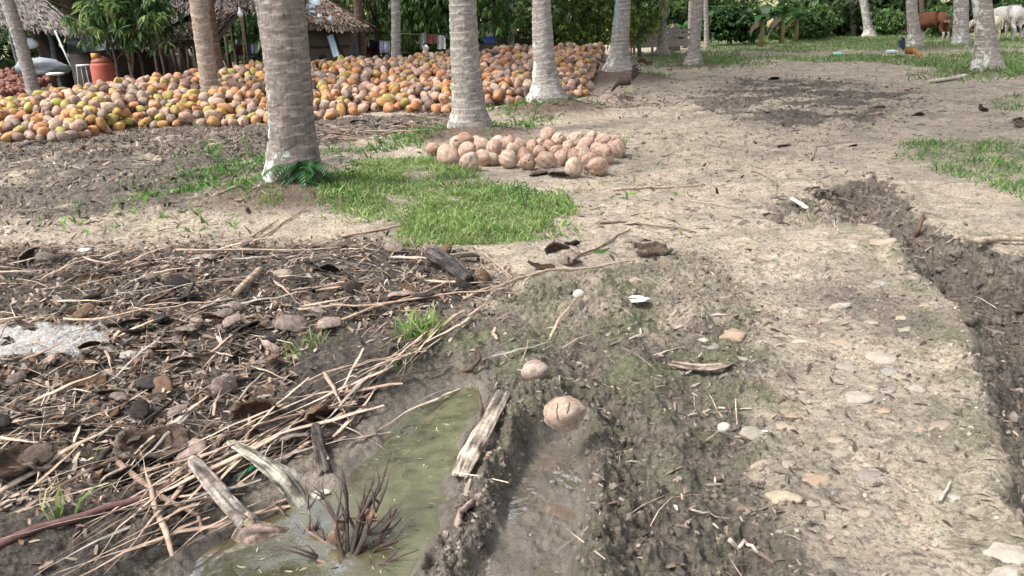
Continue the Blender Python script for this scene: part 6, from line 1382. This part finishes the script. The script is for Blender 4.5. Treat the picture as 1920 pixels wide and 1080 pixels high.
# ---------------- grass and weeds
BL = [(-.5,0,0),(.5,0,0),(.42,.0,.42),(-.42,.0,.42),(.1,.25,.78),(-.25,.25,.78),(0,.6,.92)]
BLF = [(0,1,2),(0,2,3),(3,2,4),(3,4,5),(5,4,6)]
def grass(name, label, q, h0, h1, cols, seed, wid=.10, lean=.5, kind='stuff', cat='grass'):
    rgn = np.random.default_rng(seed); n = len(q); pos = np.stack([q[:, 0], q[:, 1], height(q[:, 0], q[:, 1])-.004], 1); yaw = rgn.uniform(0, 6.28, n); t = rgn.normal(0, lean, n)
    M = rotm(n, rgn, t, yaw); clump = .6+.5*(vn(q[:, 0]*3, q[:, 1]*3, 5)+1)/1; h = rgn.uniform(h0, h1, n)*np.clip(clump, .5, 1.6); sc = np.stack([h*wid*rgn.uniform(.7,1.4,n), h, h], 1)[:, None, :]
    c = np.array(cols)[rgn.integers(0, len(cols), n)]*rgn.uniform(.65,1.35,(n,1)); me = cloud_mesh(name, BL, BLF, pos, M, sc, c, M_GRASS); o = bpy.data.objects.new(name, me); COL.objects.link(o)
    tag(o, label, cat, kind=kind); return o
GG = [(.18,.31,.08),(.25,.40,.12),(.12,.22,.06),(.33,.45,.17),(.38,.38,.18)]; GW = [(.07,.17,.04),(.10,.22,.055),(.14,.27,.07)]
LAWN = PW([(745,445),(800,405),(840,375),(900,352),(960,372),(1060,378),(1078,402),(1020,446),(900,462),(790,462)]); UP = PW([(610,360),(640,330),(700,300),(800,300),(870,335),(900,350),(850,380),(780,410),(720,420),(640,385)])
q = np.concatenate([inpoly(LAWN, 17000, rgn, .2), inpoly(UP, 10500, rgn, .3)]); nz = vn(q[:, 0]*2.2, q[:, 1]*2.2, 77); q = q[nz > -.66]; q = np.concatenate([q, inpoly(LAWN, 1500, rgn, .55), inpoly(UP, 900, rgn, .6)])
grass('grass', 'bright green low grass between the thickest palm and the litter', q, .028, .07, GG, 1, .17, 1.0)
q = np.concatenate([near_band([(300,360),(420,330),(480,300)], 900, .26, rgn), near_band([(470,345),(520,380),(700,360)], 650, .25, rgn), near_band([(380,300),(430,270)], 180, .2, rgn), near_band([(640,290),(760,270),(800,255)], 500, .28, rgn), near_band([(760,255),(930,240),(1010,225)], 800, .30, rgn), near_band([(960,215),(1060,200)], 900, .38, rgn), near_band([(980,180),(1070,190)], 400, .5, rgn), near_band([(870,350),(960,360),(1000,375)], 350, .15, rgn)])
grass('weeds', 'sparse green weeds around the feet of the first palms', q, .03, .10, GW+GG[:1], 2, .2, .95, cat='weeds')
q = inpoly(GR2, 5200, rgn, .25); q2 = inpoly(PW([(1870,190),(1960,180),(2000,205),(1890,208)]), 800, rgn, .3)
grass('grass', 'green grass patch on the bank above the gully', np.concatenate([q, q2]), .03, .085, GG[:3]+GW, 3, .12, .6)
FB = PW([(1325,72),(1480,66),(1640,60),(1800,66),(2300,58),(2300,80),(1900,92),(1700,96),(1460,98),(1335,92)])
q = np.concatenate([inpoly(FB, 34000, rgn, .6), inpoly(PW([(1440,108),(1640,104),(1700,110),(1560,118),(1460,114)]), 1500, rgn, .3), inpoly(PW([(1590,112),(1760,104),(1900,98),(2000,120),(1900,150),(1760,128),(1680,118)]), 5500, rgn, .3), near_band([(1190,102),(1330,112),(1300,125)], 2600, .9, rgn), near_band([(1195,140),(1220,150)], 500, .35, rgn), near_band([(1330,95),(1380,110),(1360,125)], 1600, .8, rgn), near_band([(1800,150),(1850,135),(1950,140)], 1500, .6, rgn)]); nz = vn(q[:, 0]*.8, q[:, 1]*.5, 17); q = q[nz > -.75]
grass('grass', 'green grass strip at the far edge of the yard, under the cattle', q, .05, .15, [(.15,.27,.08),(.21,.34,.10),(.11,.20,.06),(.27,.36,.15)], 4, .16, .7)
q = np.concatenate([inpoly(PW([(0,410),(200,380),(480,330),(470,440),(100,450)]), 160, rgn), inpoly(PW([(1000,260),(1300,260),(1300,540),(1100,540)]), 60, rgn)])
grass('weeds', 'tiny scattered weeds on the muddy field at left', q, .03, .09, GG[:3], 6, .26, .8, cat='weeds')
def tuft(label, px, py, n, sp, h, seed, name='grass_tuft', cols=GG):
    rgn = np.random.default_rng(seed); c = gp(px, py); q = np.array([[c.x, c.y]])+rgn.normal(0, sp, (n, 2)); grass(name, label, q, h*.5, h, cols, seed, .085, .6, None, 'grass tuft')
tuft('largest green grass tuft, at the top of the strip bundle', 790,628,120,.055,.14,31); tuft('smaller green shoots beside the mauve husk', 580,650,34,.05,.12,32); tuft('green shoots left of the smaller shoots, lower down', 555,672,14,.03,.09,33)
tuft('tall thin grass blades rising from the strips at lower left', 108,965,9,.02,.16,34); tuft('small shoot among the husks at lower left', 165,862,8,.02,.09,35); tuft('tiny sprout on the sandy path', 1437,606,12,.02,.05,36); tuft('small sprout near the top of the puddle', 760,690,14,.03,.08,37); tuft('grass clump below the thickest palm', 510,398,60,.07,.16,38)
tuft('small weed sprig on the path in front of the small pile', 1085,362,14,.03,.08,39,cols=GW); tuft('green sprig at the right end of the small pile', 1172,268,14,.04,.16,40,cols=GG)
# fern at the foot of the thickest palm
b0 = foot(575,330,.2); t = thing('fern', 'dark green fern growing at the foot of the thickest palm', 'fern', b0+Vector((0,-.05,.05))); rg = random.Random(8)
for k in range(26):
    an = rg.uniform(-math.pi*.95, math.pi*.0)+.1; L = rg.uniform(.22,.42); el = rg.uniform(.2,1.1); mb = MB(); pts = []; c = rg.uniform(.7,1.3)
    for i in range(13): s = i/12; pts.append(Vector((math.cos(an)*L*s*math.cos(el)*1.1, math.sin(an)*L*s*math.cos(el)*.9, L*(math.sin(el)*s-.75*s*s))))
    tube(mb, pts, .002, 4, col=(.10,.12,.04)); sd = Vector((-math.sin(an), math.cos(an), 0))
    for i in range(2, 13):
        d = (pts[i]-pts[i-1]).normalized()
        for s in (-1, 1):
            ln = .075*math.sin(math.pi*min(.95, i/13+.1))+.008; p = pts[i]; e = p+sd*s*ln+d*ln*.5-Vector((0,0,.012)); w_ = d*.009; mb.add([p-w_, p+w_, e+w_*.6, e-w_*.5], [(0,1,2,3)], 0, (.06*c,.17*c,.06*c))
    mb.build('frond', M_LEAF, t, False, loc=(rg.uniform(-.16,.16), rg.uniform(-.12,0), rg.uniform(0,.12)))
# leafy seedlings round the palm feet
def weed(label, px, py, seed, sz=1.0):
    q = gp(px, py); t = thing('weed', label, 'weed', q, 0, None); rg = random.Random(seed); mb = MB()
    for s in range(3):
        an = rg.uniform(0, 6.3); e = Vector((math.cos(an)*.06, math.sin(an)*.06, .16))*sz; tube(mb, [(0,0,0), e*.5+Vector((0,0,.02)), e], [.003,.0025,.0015], 5, col=(.12,.16,.05))
        for k in range(6):
            p = e*(.3+.14*k); a = k*2.2+an; L = .05*sz*rg.uniform(.7,1.3); d = Vector((math.cos(a), math.sin(a), .25)).normalized(); sd = Vector((-math.sin(a), math.cos(a), 0))*L*.28; c = rg.uniform(.7,1.3)
            mb.add([p, p+d*L*.5+sd, p+d*L-Vector((0,0,L*.3)), p+d*L*.5-sd], [(0,1,2,3)], 0, (.10*c,.24*c,.06*c))
    mb.build('leaves', M_LEAF, t, False)
for i, (px, py, lb, sz) in enumerate([(395,305,'weed on the muddy field, left of the fern',1.6),(430,330,'weed nearest the left of the fern mound',1.7),(470,300,'pale leafy weed at the left side of the thickest palm',1.8),(345,345,'low weed, farthest left of the fern mound',1.4),(640,310,'leafy weed just right of the fern',1.5),(720,285,'weed on bare soil behind the bright grass',1.7),(985,260,'weed behind the small pile on its left half',1.4),(1000,225,'tall weed below the second palm pair',2.0),(1045,215,'leafy weed on the mound of the grey palm',2.0),(960,235,'weed left of the grey palm mound',1.8),(795,262,'pale round-leaved weed at the left end of the small pile',1.8),(985,395,'greyish weed standing in the bright grass',1.4),(660,340,'weed at the upper left of the bright grass',1.4),(150,410,'single weed on the muddy field',1.0),(920,270,'weed rising behind the middle of the small pile',1.5)]): weed(lb, px, py, 60+i, sz)
# small dark debris scraps, their colour also standing in for streak shadows
def wedge(poly, n, soft=.3): return inpoly(PW(poly), n, rgn, soft)
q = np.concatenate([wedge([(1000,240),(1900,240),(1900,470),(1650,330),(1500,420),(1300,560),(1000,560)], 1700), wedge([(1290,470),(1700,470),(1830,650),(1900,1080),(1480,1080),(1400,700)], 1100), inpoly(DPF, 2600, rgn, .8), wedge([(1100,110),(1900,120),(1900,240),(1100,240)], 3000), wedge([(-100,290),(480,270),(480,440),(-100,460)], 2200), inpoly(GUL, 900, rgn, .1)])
scatter('crumbs_streak_shade', 'small dark crumbs trodden into the yard, coloured to double as streak shadows', 'soil', CHIP, CHIPF, q, .012, .065, [(.10,.08,.065),(.16,.13,.105),(.07,.055,.045),(.24,.20,.16)], M_STRIP, .25, .003, (1,.7,.9), 9)
mb = MB(); blob(mb, (0,0,0), (1,.9,.5), 8, 6, 1.0, 5, fr=1.7); C2V = mb.v; C2F = [f[:3] for f in mb.f]+[(f[0], f[2], f[3]) for f in mb.f if len(f) == 4]
q = np.concatenate([inpoly(DPF, 420, rgn, .6), inpoly(GUL, 420, rgn, .05), inpoly(PIT, 40, rgn), wedge([(-100,290),(480,270),(480,380),(-100,400)], 260), wedge([(1100,150),(1400,140),(1400,240),(1150,220)], 160)])
scatter('mud_clods', 'bigger clods of dark soil in the churned patch and the gully', 'mud', C2V, C2F, q, .014, .042, [(.12,.10,.085),(.17,.14,.12),(.09,.072,.06)], M_STONE, .6, -.004, seed=11)
# bits afloat on the green puddle
q = inpoly(PUD, 260, rgn); q = q[(sdf(PUD, q[:, 0], q[:, 1]) < -.03)]; n = len(q); rg_ = np.random.default_rng(4)
M = rotm(n, rg_, rg_.normal(0, .05, n)); s = rg_.uniform(.006, .028, n); me = cloud_mesh('floating_scum', CHIP, CHIPF, np.stack([q[:, 0], q[:, 1], np.full(n, WATER_Z+.0015)], 1), M, np.stack([s, s*.6, s*.15], 1)[:, None, :], np.array([(.30,.29,.20),(.40,.36,.28),(.10,.09,.05),(.20,.21,.10)])[rg_.integers(0, 4, n)], M_STRIP)
o = bpy.data.objects.new('floating_scum', me); COL.objects.link(o); tag(o, 'small specks of leaf and scum afloat on the green puddle', 'scum', kind='stuff')

q = np.concatenate([wedge([(1100,110),(1900,120),(1900,260),(1100,260)], 1500), wedge([(1000,250),(1600,250),(1500,400),(1050,520)], 500), wedge([(-100,290),(480,270),(480,400),(-100,430)], 700), inpoly(DPF, 900, rgn, .8), wedge([(1080,170),(1280,160),(1260,215),(1080,215)], 350)])
scatter('yard_scraps', 'larger dark scraps of husk and leaf trodden into the far yard', 'litter', CHIP, CHIPF, q, .05, .15, [(.10,.08,.065),(.15,.12,.10),(.07,.055,.045),(.30,.24,.20),(.20,.15,.12)], M_STRIP, .3, .006, (1,.6,.9), 19)
